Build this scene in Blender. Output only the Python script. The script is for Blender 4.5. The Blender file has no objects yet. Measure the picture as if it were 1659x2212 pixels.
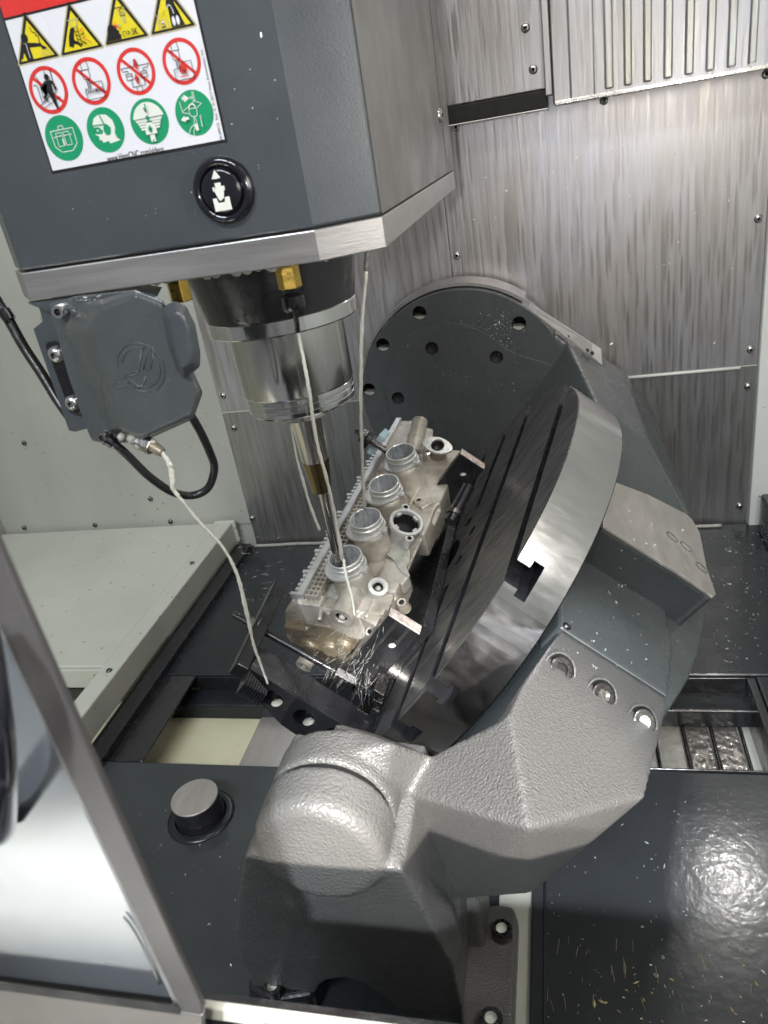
import bpy, bmesh, math, random
from mathutils import Vector, Matrix
random.seed(7)
C = bpy.context.scene.collection
# ------------------------------------------------------------------ camera
# world: X = machine right, Y = into the machine, Z = up, metres; the phone sits at the origin
F, PU, PV = 1620.0, 829.5, 1106.0
xw = Vector((6610, -347, -1620)).normalized()
zd = Vector((570, 3294, 1620)); zd = (zd - zd.dot(xw) * xw).normalized()
zw = -zd
yw = zw.cross(xw)
R3 = Matrix((xw, yw, zw))                       # world = R3 @ (x right, y down, z forward)
cam = bpy.data.cameras.new('camera')
co = bpy.data.objects.new('camera', cam); C.objects.link(co)
bx_, by_, bz_ = R3.col[0], -R3.col[1], -R3.col[2]
mw = Matrix((bx_, by_, bz_)).transposed().to_4x4()
co.matrix_world = mw
cam.sensor_fit = 'VERTICAL'; cam.sensor_height = 36.0; cam.lens = F / 2212 * 36
cam.clip_start = 0.02; cam.clip_end = 60
cam.dof.use_dof = True; cam.dof.focus_distance = 0.85; cam.dof.aperture_fstop = 16.0
bpy.context.scene.camera = co
sc = bpy.context.scene
sc.render.engine = 'CYCLES'
sc.view_settings.view_transform = 'Standard'; sc.view_settings.look = 'None'
sc.view_settings.exposure = 0.08; sc.view_settings.gamma = 1.0

# ------------------------------------------------------------------ world + lamps
w = bpy.data.worlds.new('World'); sc.world = w; w.use_nodes = True
wn = w.node_tree; bg = wn.nodes['Background']
tc = wn.nodes.new('ShaderNodeTexCoord'); sx = wn.nodes.new('ShaderNodeSeparateXYZ')
wn.links.new(tc.outputs['Generated'], sx.inputs[0])
rp = wn.nodes.new('ShaderNodeValToRGB')
rp.color_ramp.elements[0].position = 0.0; rp.color_ramp.elements[0].color = (.30, .30, .295, 1)
rp.color_ramp.elements[1].position = 1.0; rp.color_ramp.elements[1].color = (.55, .57, .58, 1)
mr = wn.nodes.new('ShaderNodeMapRange'); mr.inputs[1].default_value = -1; mr.inputs[2].default_value = 1
wn.links.new(sx.outputs['Z'], mr.inputs[0]); wn.links.new(mr.outputs[0], rp.inputs[0])
wn.links.new(rp.outputs[0], bg.inputs[0]); bg.inputs[1].default_value = 0.47

def area(name, loc, target, sx_, sy_, power, col=(1, 1, 1), spread=180):
    l = bpy.data.lights.new(name, 'AREA'); l.shape = 'RECTANGLE'; l.size = sx_; l.size_y = sy_
    l.energy = power; l.color = col; l.spread = math.radians(spread)
    o = bpy.data.objects.new(name, l); C.objects.link(o); o.location = loc
    o.rotation_euler = (Vector(target) - Vector(loc)).to_track_quat('-Z', 'Y').to_euler()
    return o
area('ceiling_lamp', (0.35, -2.4, 2.5), (0.0, .45, -.4), 1.0, .22, 44, (1.0, .94, .86))
area('ceiling_lamp', (-0.9, -2.2, 2.35), (-.1, .5, -.5), 1.2, .3, 80, (.80, .90, 1.0))
area('machine_lamp', (-0.05, 0.62, .95), (-.05, .95, -.5), 1.1, .06, 8, (1.0, .97, .92))
area('machine_lamp', (0.365, 0.24, -.02), (-.1, .75, -.35), .035, .42, 3.2, (1.0, .96, .90))
area('machine_lamp', (.318, 1.245, .157), (.14, .57, -.73), .03, .03, .34, (1.0, .98, .95), spread=110)
area('phone_lamp', (-0.035, -.01, .015), (-.25, 1.0, -.5), .012, .012, .8, (1.0, .98, .95))
sl0 = bpy.data.lights.new('work_light', 'SPOT'); sl0.energy = 900; sl0.color = (1.0, .945, .88); sl0.spot_size = math.radians(7.6); sl0.spot_blend = .22; sl0.shadow_soft_size = .03
area('added_floor_lamp', (-1.0, -.62, 1.3), (-1.0, -.621, 0), 1.5, .10, 120, (1.0, .97, .92), spread=6)  # added lamp: lights a floor patch for the door panel to reflect
sl2 = bpy.data.lights.new('shop_spot', 'SPOT'); sl2.energy = 330; sl2.color = (.84, .92, 1.0); sl2.spot_size = math.radians(12); sl2.spot_blend = .4; sl2.shadow_soft_size = .03
so2 = bpy.data.objects.new('shop_spot', sl2); C.objects.link(so2); so2.location = (.25, -1.2, 1.25)
so2.rotation_euler = (Vector((-.08, .40, -.50)) - Vector((.25, -1.2, 1.25))).to_track_quat('-Z', 'Y').to_euler()
so0 = bpy.data.objects.new('work_light', sl0); C.objects.link(so0); so0.location = (.62, -1.5, .76)
so0.rotation_euler = (Vector((-.075, .37, -.455)) - Vector((.62, -1.5, .76))).to_track_quat('-Z', 'Y').to_euler()

# ------------------------------------------------------------------ pixel rays onto real planes
def ray(u, v):
    return R3 @ Vector(((u - PU) / F, (v - PV) / F, 1.0))
def AY(u, v, y): d = ray(u, v); return d * (y / d.y)
def AZ(u, v, z): d = ray(u, v); return d * (z / d.z)
def AX(u, v, x): d = ray(u, v); return d * (x / d.x)
def AP(u, v, p0, n): d = ray(u, v); return d * (Vector(p0).dot(n) / d.dot(n))

# ------------------------------------------------------------------ frames
class Frame:
    def __init__(s, o, a, b, c): s.o, s.a, s.b, s.c = Vector(o), Vector(a).normalized(), Vector(b).normalized(), Vector(c).normalized()
    def __call__(s, a, b, c): return s.o + s.a * a + s.b * b + s.c * c
    def inv(s, P): d = P - s.o; return Vector((d.dot(s.a), d.dot(s.b), d.dot(s.c)))
    def mat(s):
        M = Matrix((s.a, s.b, s.c)).transposed().to_4x4(); M.translation = s.o; return M
WF = Frame((0, 0, 0), (1, 0, 0), (0, 1, 0), (0, 0, 1))
th = 0.8632
TN = Vector((-math.sin(th), 0, math.cos(th))); TM = Vector((math.cos(th), 0, math.sin(th)))
T = Frame((-.1458, .767, -.4565), TM, (0, 1, 0), TN)     # tilted table: m right-up, Y, n out of the platter face
HS = Vector((.19, .955, .225)).normalized(); HR = HS.cross(Vector((0, 0, 1))).normalized(); HP = HR.cross(HS)
H = Frame((-.2316, .66, -.3815), HR, HS, HP)             # cylinder head: r, s (length), p (up)

# ------------------------------------------------------------------ materials
MATS = {}
def nodes_for(name):
    m = bpy.data.materials.new(name); m.use_nodes = True; MATS[name] = m
    nt = m.node_tree; return m, nt, nt.nodes['Principled BSDF']
def N(nt, t, **k):
    n = nt.nodes.new(t)
    for a, b in k.items():
        if a.startswith('i_'):
            n.inputs[int(a[2:])].default_value = b
        else: setattr(n, a, b)
    return n
SPECK = {'white_paint': 0, 'rail_paint': 0}
def mat(name, col, rough=.5, metal=0.0, var=.12, vscale=12, stretch=(1, 1, 1), bump=0.0, bscale=200, bkind='noise',
        rvar=.1, coat=0.0, spec=.5, bdist=.001, bdetail=3, col2=None, trans=0.0, aniso=0.0, sub=0.0):
    m, nt, b = nodes_for(name); L = nt.links.new
    tc = N(nt, 'ShaderNodeTexCoord'); mp = N(nt, 'ShaderNodeMapping'); mp.inputs[3].default_value = stretch
    L(tc.outputs['Object'], mp.inputs[0])
    nz = N(nt, 'ShaderNodeTexNoise'); nz.inputs['Scale'].default_value = vscale; nz.inputs['Detail'].default_value = 6
    nz.inputs['Roughness'].default_value = .62
    L(mp.outputs[0], nz.inputs[0])
    cr = N(nt, 'ShaderNodeValToRGB'); c = Vector(col)
    c2 = Vector(col2) if col2 else c
    cr.color_ramp.elements[0].position = .3; cr.color_ramp.elements[1].position = .7
    cr.color_ramp.elements[0].color = (*(c * (1 - var)), 1); cr.color_ramp.elements[1].color = (*(c2 * (1 + var)), 1)
    L(nz.outputs[0], cr.inputs[0]); L(cr.outputs[0], b.inputs['Base Color'])
    if name in ('white_paint', 'rail_paint', 'white_panel'):
        vo = N(nt, 'ShaderNodeTexVoronoi'); vo.inputs['Scale'].default_value = 38; L(tc.outputs['Object'], vo.inputs[0])
        n3 = N(nt, 'ShaderNodeTexNoise'); n3.inputs['Scale'].default_value = 5; L(tc.outputs['Object'], n3.inputs[0])
        m3 = N(nt, 'ShaderNodeMath', operation='MULTIPLY'); L(n3.outputs[0], m3.inputs[0]); m3.inputs[1].default_value = .14
        lt = N(nt, 'ShaderNodeMath', operation='LESS_THAN'); L(vo.outputs['Distance'], lt.inputs[0]); L(m3.outputs[0], lt.inputs[1])
        mx = N(nt, 'ShaderNodeMixRGB'); mx.inputs[2].default_value = (.20, .21, .17, 1); L(lt.outputs[0], mx.inputs[0]); L(cr.outputs[0], mx.inputs[1]); L(mx.outputs[0], b.inputs['Base Color'])
    mr = N(nt, 'ShaderNodeMapRange'); mr.inputs[1].default_value = .3; mr.inputs[2].default_value = .7
    mr.inputs[3].default_value = max(0.02, rough - rvar); mr.inputs[4].default_value = min(1, rough + rvar)
    nz2 = N(nt, 'ShaderNodeTexNoise'); nz2.inputs['Scale'].default_value = vscale * 2.3; nz2.inputs['Detail'].default_value = 4
    L(mp.outputs[0], nz2.inputs[0]); L(nz2.outputs[0], mr.inputs[0]); L(mr.outputs[0], b.inputs['Roughness'])
    b.inputs['Metallic'].default_value = metal; b.inputs['Coat Weight'].default_value = coat
    b.inputs['Coat Roughness'].default_value = .12
    b.inputs['Specular IOR Level'].default_value = spec
    if trans: b.inputs['Transmission Weight'].default_value = trans
    if aniso: b.inputs['Anisotropic'].default_value = aniso
    if sub: b.inputs['Subsurface Weight'].default_value = sub; b.inputs['Subsurface Scale'].default_value = .004
    if bump:
        if bkind == 'noise':
            t = N(nt, 'ShaderNodeTexNoise'); t.inputs['Scale'].default_value = bscale; t.inputs['Detail'].default_value = bdetail
            o = t.outputs[0]
        else:
            t = N(nt, 'ShaderNodeTexVoronoi'); t.feature = 'SMOOTH_F1'; t.inputs['Scale'].default_value = bscale
            o = t.outputs['Distance']
        L(mp.outputs[0], t.inputs[0])
        bp = N(nt, 'ShaderNodeBump'); bp.inputs['Strength'].default_value = bump; bp.inputs['Distance'].default_value = bdist
        L(o, bp.inputs['Height']); L(bp.outputs[0], b.inputs['Normal'])
        if coat: L(bp.outputs[0], b.inputs['Coat Normal'])
    return m

def wall_steel(name, base=(.58, .57, .58)):
    """stainless sheet with coolant run marks: long soft vertical drips and lighter dried edges"""
    m, nt, b = nodes_for(name); L = nt.links.new
    tc = N(nt, 'ShaderNodeTexCoord')
    def noise(scale, sx_, sz, detail=4, dist=0.0):
        mp = N(nt, 'ShaderNodeMapping'); mp.inputs[3].default_value = (sx_, sx_, sz)
        L(tc.outputs['Object'], mp.inputs[0])
        n = N(nt, 'ShaderNodeTexNoise'); n.inputs['Scale'].default_value = scale; n.inputs['Detail'].default_value = detail
        n.inputs['Distortion'].default_value = dist; L(mp.outputs[0], n.inputs[0]); return n.outputs[0]
    drips = noise(150, 1, .030, 4, .3); fine = noise(420, 1, .06, 4, .1); blot = noise(7, 1, .8, 4)
    mp = N(nt, 'ShaderNodeMapping'); mp.inputs[3].default_value = (1, 1, .075); L(tc.outputs['Object'], mp.inputs[0])
    vor = N(nt, 'ShaderNodeTexVoronoi'); vor.inputs['Scale'].default_value = 130; L(mp.outputs[0], vor.inputs[0])
    r1 = N(nt, 'ShaderNodeMapRange'); r1.inputs[1].default_value = .30; r1.inputs[2].default_value = .70; L(drips, r1.inputs[0])
    r2 = N(nt, 'ShaderNodeMapRange'); r2.inputs[1].default_value = .25; r2.inputs[2].default_value = .42; L(vor.outputs['Distance'], r2.inputs[0])
    mul = N(nt, 'ShaderNodeMath', operation='MULTIPLY'); L(r1.outputs[0], mul.inputs[0]); L(r2.outputs[0], mul.inputs[1])
    add = N(nt, 'ShaderNodeMath', operation='MULTIPLY_ADD'); L(fine, add.inputs[0]); add.inputs[1].default_value = .60; L(mul.outputs[0], add.inputs[2])
    cr = N(nt, 'ShaderNodeValToRGB'); e = cr.color_ramp.elements
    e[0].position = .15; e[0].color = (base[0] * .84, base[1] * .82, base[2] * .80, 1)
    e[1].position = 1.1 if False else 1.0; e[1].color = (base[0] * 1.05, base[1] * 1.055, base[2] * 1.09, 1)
    L(add.outputs[0], cr.inputs[0])
    mx = N(nt, 'ShaderNodeMixRGB', blend_type='MULTIPLY'); mx.inputs[0].default_value = .8
    cb = N(nt, 'ShaderNodeValToRGB'); cb.color_ramp.elements[0].position = .35; cb.color_ramp.elements[0].color = (.84, .79, .72, 1)
    cb.color_ramp.elements[1].position = .65; cb.color_ramp.elements[1].color = (.95, .96, 1, 1); L(blot, cb.inputs[0])
    L(cr.outputs[0], mx.inputs[1]); L(cb.outputs[0], mx.inputs[2]); L(mx.outputs[0], b.inputs['Base Color'])
    rr = N(nt, 'ShaderNodeMapRange'); rr.inputs[3].default_value = .30; rr.inputs[4].default_value = .42; L(add.outputs[0], rr.inputs[0])
    L(rr.outputs[0], b.inputs['Roughness']); b.inputs['Metallic'].default_value = .9
    bp = N(nt, 'ShaderNodeBump'); bp.inputs['Strength'].default_value = .25; bp.inputs['Distance'].default_value = .0006
    L(add.outputs[0], bp.inputs['Height']); L(bp.outputs[0], b.inputs['Normal'])
    return m

mat('head_paint', (.052, .060, .068), .36, 0, .06, 9, bump=.12, bscale=900, coat=.25)
mat('grey_paint', (.062, .070, .072), .30, 0, .10, 14, bump=.30, bscale=260, coat=.35)
mat('cast_paint', (.086, .084, .081), .40, 0, .08, 300, bump=1.0, bscale=560, bkind='noise', bdist=.0015, bdetail=1.6, coat=.3)
mat('cast_paint_dark', (.102, .100, .096), .38, 0, .08, 20, bump=.9, bscale=430, bkind='noise', bdist=.0012, bdetail=1.2, coat=.3)
mat('boss_paint', (.040, .045, .045), .36, 0, .1, 14, bump=.8, bscale=420, bdist=.001, coat=.2)
mat('cover_paint', (.036, .039, .042), .22, 0, .12, 8, bump=.36, bscale=120, bdist=.0009, bdetail=3, coat=.2, rvar=.05)
mat('pan_paint_shaded', (.014, .017, .020), .26, 0, .25, 6, bump=.35, bscale=60, bdist=.0015, coat=.15, spec=.35)  # back pan: its weaker light is put into a darker copy of the paint
mat('pan_paint_lit', (.034, .040, .043), .33, 0, .15, 6, bump=.35, bscale=120, bdist=.001, coat=.3)  # front pan: light from the front is put into a paler copy
mat('shop_concrete', (.22, .22, .21), .6, 0, .25, 2)
mat('side_sheen', (.165, .158, .15), .40, .65, .07, 9, bump=.08, bscale=700)  # paler than the casing paint: grazing reflection put into the colour
mat('black_paint', (.012, .012, .014), .25, 0, .2, 20, bump=.2, bscale=150, coat=.5)
mat('white_paint', (.38, .388, .345), .42, 0, .14, 3, stretch=(1, 1, .35), bump=.05, bscale=300, coat=.2)
mat('white_panel', (.66, .67, .62), .40, 0, .05, 5, bump=.05, bscale=300, coat=.2)
mat('rail_paint', (.48, .49, .43), .38, 0, .09, 4, bump=.05, bscale=300, coat=.2)
mat('cream_panel', (.60, .57, .40), .35, 0, .08, 7, bump=.15, bscale=30, coat=.4)
mat('rubber', (.010, .010, .011), .35, 0, .3, 60, bump=.4, bscale=120, coat=.3)
mat('rubber_matt', (.012, .012, .012), .6, 0, .2, 40, spec=.25)
mat('black_oxide', (.020, .020, .023), .32, .5, .35, 30, bump=.25, bscale=160, coat=.3, rvar=.12)
mat('trim_steel', (.40, .385, .38), .42, .85, .10, 18, stretch=(.2, .2, 2), bump=.1, bscale=400)
mat('polished_steel', (.72, .72, .72), .16, 1, .08, 10, stretch=(1, 1, .15), rvar=.07, bump=.05, bscale=300)
mat('spindle_steel', (.62, .61, .60), .20, 1, .22, 26, stretch=(1, 1, .12), rvar=.08, bump=.1, bscale=120)
mat('platter_face', (.17, .17, .167), .33, .9, .20, 22, stretch=(.4, 4, .6), rvar=.10, bump=.10, bscale=400, col2=(.23, .23, .225))
mat('platter_rim', (.58, .57, .57), .20, 1, .07, 22, stretch=(1, 3.5, 1), rvar=.05, bump=.03, bscale=60)
mat('machined_pad', (.50, .47, .44), .44, .75, .12, 12, stretch=(4, 1, 1), bump=.1, bscale=300)
mat('bolt_steel', (.45, .44, .42), .28, 1, .2, 200, bump=.1, bscale=600)
mat('dark_bolt', (.16, .15, .15), .3, 1, .2, 200, bump=.1, bscale=600)
mat('tool_bronze', (.20, .145, .075), .24, 1, .2, 30, stretch=(1, 1, .2), rvar=.06)
mat('tool_steel', (.60, .57, .54), .17, 1, .2, 40, stretch=(1, 1, .1), rvar=.05)
mat('brass', (.62, .42, .10), .30, 1, .15, 60, bump=.1, bscale=300)
mat('cast_aluminium', (.30, .265, .21), .36, .30, .22, 26, bump=.6, bscale=900, bdist=.0007, col2=(.50, .47, .42), coat=.5, rvar=.12)
mat('aluminium_dark', (.20, .165, .115), .34, .3, .35, 30, bump=.4, bscale=700, coat=.5)
mat('machined_aluminium', (.56, .56, .55), .36, .55, .10, 60, bump=.08, bscale=500, coat=.15)
mat('bore_wall', (.30, .33, .37), .30, .5, .22, 90, stretch=(1, 1, .35), bump=.1, bscale=300, rvar=.1, col2=(.62, .64, .66))
mat('bore_dark', (.03, .028, .03), .4, .3, .3, 60)
mat('coolant', (.80, .79, .71), .10, 0, .06, 60, bump=.5, bscale=260, bdist=.001, coat=.6, trans=.25)
mat('coolant_film', (.52, .51, .46), .16, 0, .25, 90, bump=.25, bscale=90, bdist=.001, coat=.6, trans=.35)
mat('spray', (.62, .62, .58), .12, 0, .05, 60, trans=.7)
mat('rusty_steel', (.42, .33, .29), .5, .5, .45, 120, bump=.6, bscale=300, col2=(.55, .48, .44))
mat('blue_plastic', (.45, .60, .68), .3, 0, .05, 30, coat=.4)
mat('glossy_black', (.006, .006, .010), .12, 0, .1, 30, coat=.6)
mat('chip_metal', (.80, .80, .78), .3, .6, .2, 300)
mat('brass_chip', (.60, .52, .22), .4, .4, .3, 300)
mat('door_frame', (.036, .033, .032), .50, .0, .08, 8, bump=.15, bscale=500, coat=.2)
mat('door_steel', (.52, .55, .58), .15, .9, .05, 3, stretch=(1, 1, 3), rvar=.03, bump=.02, bscale=200)
mat('sill_steel', (.28, .26, .245), .38, .8, .12, 12, bump=.05, bscale=200)
mat('conveyor_steel', (.32, .30, .28), .25, .6, .25, 60, bump=.8, bscale=110, bkind='voronoi', bdist=.003, coat=.6)
mat('print_white', (.72, .72, .76), .30, 0, .02, 4, coat=.3)
mat('print_black', (.012, .011, .012), .35, 0, .02, 4)
mat('print_yellow', (.70, .58, .02), .32, 0, .04, 4)
mat('print_tan', (.48, .42, .25), .32, 0, .04, 4)
mat('print_red', (.62, .035, .03), .32, 0, .04, 4)
mat('print_orange', (.70, .16, .03), .32, 0, .04, 4)
mat('print_green', (.010, .27, .12), .32, 0, .04, 4)
mat('symbol_white', (.70, .72, .66), .4, 0, .02, 4)
mat('gap_black', (.004, .004, .004), .7, 0, .02, 4)
wall_steel('wall_steel'); wall_steel('wall_steel_reflect', (.42, .42, .41)); wall_steel('cover_steel', (.42, .42, .43)); wall_steel('cover_rib', (.44, .445, .42))  # second steel is darker: reflection of the dark pan put into its colour

# ------------------------------------------------------------------ object helpers
def thing(name, label, cat, loc=(0, 0, 0), group=None):
    o = bpy.data.objects.new(name, None); C.objects.link(o); o.location = loc; o.empty_display_size = .02
    o['label'] = label; o['category'] = cat
    if group: o['group'] = group
    return o
def link(name, bm, mats, parent=None, label=None, smooth=False, kind=None, auto=None):
    me = bpy.data.meshes.new(name); bmesh.ops.recalc_face_normals(bm, faces=bm.faces)
    bm.to_mesh(me); bm.free()
    if isinstance(mats, str): mats = [mats]
    for m in mats: me.materials.append(MATS[m])
    if smooth:
        for p in me.polygons: p.use_smooth = True
    o = bpy.data.objects.new(name, me); C.objects.link(o)
    if smooth and auto is not None:
        md = None
        try:
            me.set_sharp_from_angle(angle=math.radians(auto))
        except Exception: pass
    if parent:
        o.parent = parent; o.matrix_parent_inverse = Matrix.Translation(-Vector(world_loc(parent)))
    if label: o['label'] = label
    if kind: o['kind'] = kind
    return o
def world_loc(o):
    l = Vector(o.location)
    return l if o.type == 'EMPTY' or not o.parent else Vector((0, 0, 0))
def tag(o, label=None, cat=None, group=None, kind=None):
    if label: o['label'] = label
    if cat: o['category'] = cat
    if group: o['group'] = group
    if kind: o['kind'] = kind
    return o
def bevel(o, wd, seg=2, ang=35):
    b = o.modifiers.new('bevel', 'BEVEL'); b.width = wd; b.segments = seg; b.limit_method = 'ANGLE'; b.angle_limit = math.radians(ang)
    b.harden_normals = False
    return o
def BM(): return bmesh.new()
def add_box(bm, fr, a, b, c, mi=0):
    """a, b, c: (lo, hi) ranges in frame fr"""
    vs = [bm.verts.new(fr(x, y, z)) for x in a for y in b for z in c]
    for f in ((0, 1, 3, 2), (4, 6, 7, 5), (0, 4, 5, 1), (2, 3, 7, 6), (0, 2, 6, 4), (1, 5, 7, 3)):
        fc = bm.faces.new([vs[i] for i in f]); fc.material_index = mi
    return bm
def add_prism(bm, A, B, mi=0):
    """two matching loops of points"""
    va = [bm.verts.new(p) for p in A]; vb = [bm.verts.new(p) for p in B]
    n = len(va)
    fs = [bm.faces.new(va[::-1]), bm.faces.new(vb)]
    for i in range(n):
        j = (i + 1) % n
        fs.append(bm.faces.new((va[i], va[j], vb[j], vb[i])))
    for f in fs: f.material_index = mi
    return bm
def axis_frame(o, d, hint=(0.13, .2, 1)):
    d = Vector(d).normalized(); h = Vector(hint)
    if abs(h.normalized().dot(d)) > .95: h = Vector((1, 0.1, 0))
    a = h.cross(d).normalized(); b = d.cross(a)
    return Frame(o, a, b, d)
def add_lathe(bm, fr, prof, seg=48, mi=0, close=True):
    """prof: (r, c) pairs along frame axis c"""
    rings = []
    for r, c in prof:
        if r < 1e-6: rings.append([bm.verts.new(fr(0, 0, c))])
        else: rings.append([bm.verts.new(fr(r * math.cos(2 * math.pi * k / seg), r * math.sin(2 * math.pi * k / seg), c)) for k in range(seg)])
    for q in range(len(rings) - 1):
        A, B = rings[q], rings[q + 1]
        for k in range(seg):
            l = (k + 1) % seg
            if len(A) == 1 and len(B) == 1: continue
            if len(A) == 1: f = bm.faces.new((A[0], B[k], B[l]))
            elif len(B) == 1: f = bm.faces.new((A[k], A[l], B[0]))
            else: f = bm.faces.new((A[k], A[l], B[l], B[k]))
            f.material_index = mi[q] if isinstance(mi, (list, tuple)) else mi
    return bm
def add_tube(bm, pts, rad, seg=12, mi=0, caps=True):
    pts = [Vector(p) for p in pts]; n = len(pts); rings = []
    up = Vector((0.1, .3, 1)).normalized(); prev = None
    for i, p in enumerate(pts):
        d = (pts[min(i + 1, n - 1)] - pts[max(i - 1, 0)]).normalized()
        if prev is None:
            a = up.cross(d)
            if a.length < .1: a = Vector((1, 0, 0)).cross(d)
            a.normalize()
        else: a = (prev - d * prev.dot(d)).normalized()
        prev = a; b = d.cross(a)
        r = rad[i] if isinstance(rad, (list, tuple)) else rad
        rings.append([bm.verts.new(p + a * r * math.cos(2 * math.pi * k / seg) + b * r * math.sin(2 * math.pi * k / seg)) for k in range(seg)])
    for i in range(n - 1):
        for k in range(seg):
            l = (k + 1) % seg; f = bm.faces.new((rings[i][k], rings[i][l], rings[i + 1][l], rings[i + 1][k])); f.material_index = mi
    if caps:
        bm.faces.new(rings[0][::-1]).material_index = mi; bm.faces.new(rings[-1]).material_index = mi
    return bm
def spline(pts, k=8):
    pts = [Vector(p) for p in pts]; P = [pts[0]] + pts + [pts[-1]]; out = []
    for i in range(1, len(P) - 2):
        for j in range(k):
            t = j / k; a, b, c, d = P[i - 1], P[i], P[i + 1], P[i + 2]
            out.append(.5 * ((2 * b) + (-a + c) * t + (2 * a - 5 * b + 4 * c - d) * t * t + (-a + 3 * b - 3 * c + d) * t ** 3))
    out.append(pts[-1]); return out
def arc(cx, cy, r, a0, a1, n=12):
    return [(cx + r * math.cos(math.radians(a0 + (a1 - a0) * k / n)), cy + r * math.sin(math.radians(a0 + (a1 - a0) * k / n))) for k in range(n + 1)]
def cast(o, voxel=.003, smooth=6, sub=False):
    r = o.modifiers.new('remesh', 'REMESH'); r.mode = 'VOXEL'; r.voxel_size = voxel; r.use_smooth_shade = True
    s = o.modifiers.new('smooth', 'CORRECTIVE_SMOOTH') if False else o.modifiers.new('smooth', 'SMOOTH'); s.factor = .5; s.iterations = smooth
    return o
def bake(o):
    """apply modifiers into the mesh"""
    dg = bpy.context.evaluated_depsgraph_get(); dg.update()
    me = bpy.data.meshes.new_from_object(o.evaluated_get(dg)); old = o.data; o.modifiers.clear(); o.data = me
    me.name = old.name; bpy.data.meshes.remove(old); return o
def cut(o, cutters):
    for c in cutters:
        m = o.modifiers.new('cut', 'BOOLEAN'); m.operation = 'DIFFERENCE'; m.object = c; m.solver = 'EXACT'
    bake(o)
    for c in cutters: d = c.data; bpy.data.objects.remove(c); bpy.data.meshes.remove(d)
    return o
def screw_bm(P, n, r=.0055, hex_=True):
    fr = axis_frame(P, n); bm = BM()
    add_lathe(bm, fr, [(r, -.001), (r, .0006), (r * .86, r * .42), (r * .62, r * .60), (r * .36, r * .66), (r * .34, r * .2), (0, r * .2)], 18, [0, 0, 0, 0, 1, 1])
    return bm
def sock_bolt(parent, P, n, r, h, name='socket_bolt', m='bolt_steel', label=None, socket='gap_black'):
    fr = axis_frame(P, n); bm = BM()
    add_lathe(bm, fr, [(r, -.002), (r, h * .85), (r * .9, h), (r * .52, h), (r * .50, h * .4), (0, h * .4)], 24, [0, 0, 0, 1, 1])
    o = link(name, bm, [m, socket], parent, label, smooth=True, auto=30); return o
def hexprism(bm, fr, r, c0, c1, mi=0, ph=0):
    A = [fr(r * math.cos(math.pi / 3 * k + ph), r * math.sin(math.pi / 3 * k + ph), c0) for k in range(6)]
    B = [fr(r * math.cos(math.pi / 3 * k + ph), r * math.sin(math.pi / 3 * k + ph), c1) for k in range(6)]
    return add_prism(bm, A, B, mi)

# ================================================================== SETTING
WY = 1.35
ZP = -.74                                                    # pan floor
XL = AY(537, 1110, WY).x                                     # where the white sheet meets the stainless
XR = AY(1612, 1140, WY).x
def plate(fr, poly, lo, hi, name, m, parent=None, label=None, kind=None, bev=0, ax='c'):
    """poly in (a, b) of frame, extruded lo..hi along c"""
    bm = add_prism(BM(), [fr(x, y, lo) for x, y in poly], [fr(x, y, hi) for x, y in poly])
    o = link(name, bm, m, parent, label, kind=kind)
    if bev: bevel(o, bev)
    return o
XZ = Frame((0, 0, 0), (1, 0, 0), (0, 0, 1), (0, -1, 0))       # a = X, b = Z, c = toward the camera
XY = Frame((0, 0, 0), (1, 0, 0), (0, 1, 0), (0, 0, 1))
def rect(x0, x1, y0, y1): return [(x0, y0), (x1, y0), (x1, y1), (x0, y1)]
# back wall: structure with its sheets and screws
bw = plate(XZ, rect(-1.45, .75, -1.0, .75), -WY - .05, -WY - .006, 'back_wall', 'white_paint', kind='structure')
zs = -.4345
xs = AY(966, 490, WY).x
plate(XZ, rect(XL, xs - .0008, zs + .0012, .72), -WY - .006, -WY, 'steel_sheet', 'wall_steel', bw, 'stainless sheet behind the spindle', bev=.0006)
plate(XZ, rect(xs + .0008, XR, zs + .0012, .72), -WY - .006, -WY, 'steel_sheet', 'wall_steel', bw, 'large drip-stained stainless sheet', bev=.0006)
plate(XZ, rect(XL, XR, -.80, zs - .0012), -WY - .006, -WY - .001, 'steel_sheet', 'wall_steel_reflect', bw, 'lower stainless sheet, dark pan reflection in its colour', bev=.0006)
bm = BM(); p0 = AY(1345, 822, WY - .004); p1 = AY(1600, 797, WY - .004)
add_tube(bm, [Vector((p0.x, WY - .001, zs - .002)), Vector((p1.x, WY - .001, zs - .002))], .0028, 10)
link('seam_bead', bm, 'white_panel', bw, smooth=True)
plate(XZ, rect(-1.45, XL - .001, -.69, .72), -WY - .006, -WY - .002, 'white_sheet', 'white_paint', bw, 'pale green-white painted sheet', bev=.0006)
bm = add_box(BM(), WF, (XL, XR), (WY - .001, WY + .001), (zs - .0009, zs + .0009)); link('seam_line', bm, 'rail_paint', bw)
for (u, v) in [(985, 275), (1305, 217), (987, 552), (1638, 472), (1621, 755), (1616, 835), (482, 855), (505, 925), (1598, 1094), (1655, 160), (545, 1120), (1455, 1093)]:
    link('screw', screw_bm(AY(u, v, WY), (0, -1, 0), .0066), ['bolt_steel', 'gap_black'], bw, smooth=True, auto=35)
for (u, v) in [(52, 957), (325, 1078), (52, 1140), (205, 1134), (368, 1127)]:
    link('screw', screw_bm(AY(u, v, WY), (0, -1, 0), .0052), ['dark_bolt', 'gap_black'], bw, smooth=True, auto=35)
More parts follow.
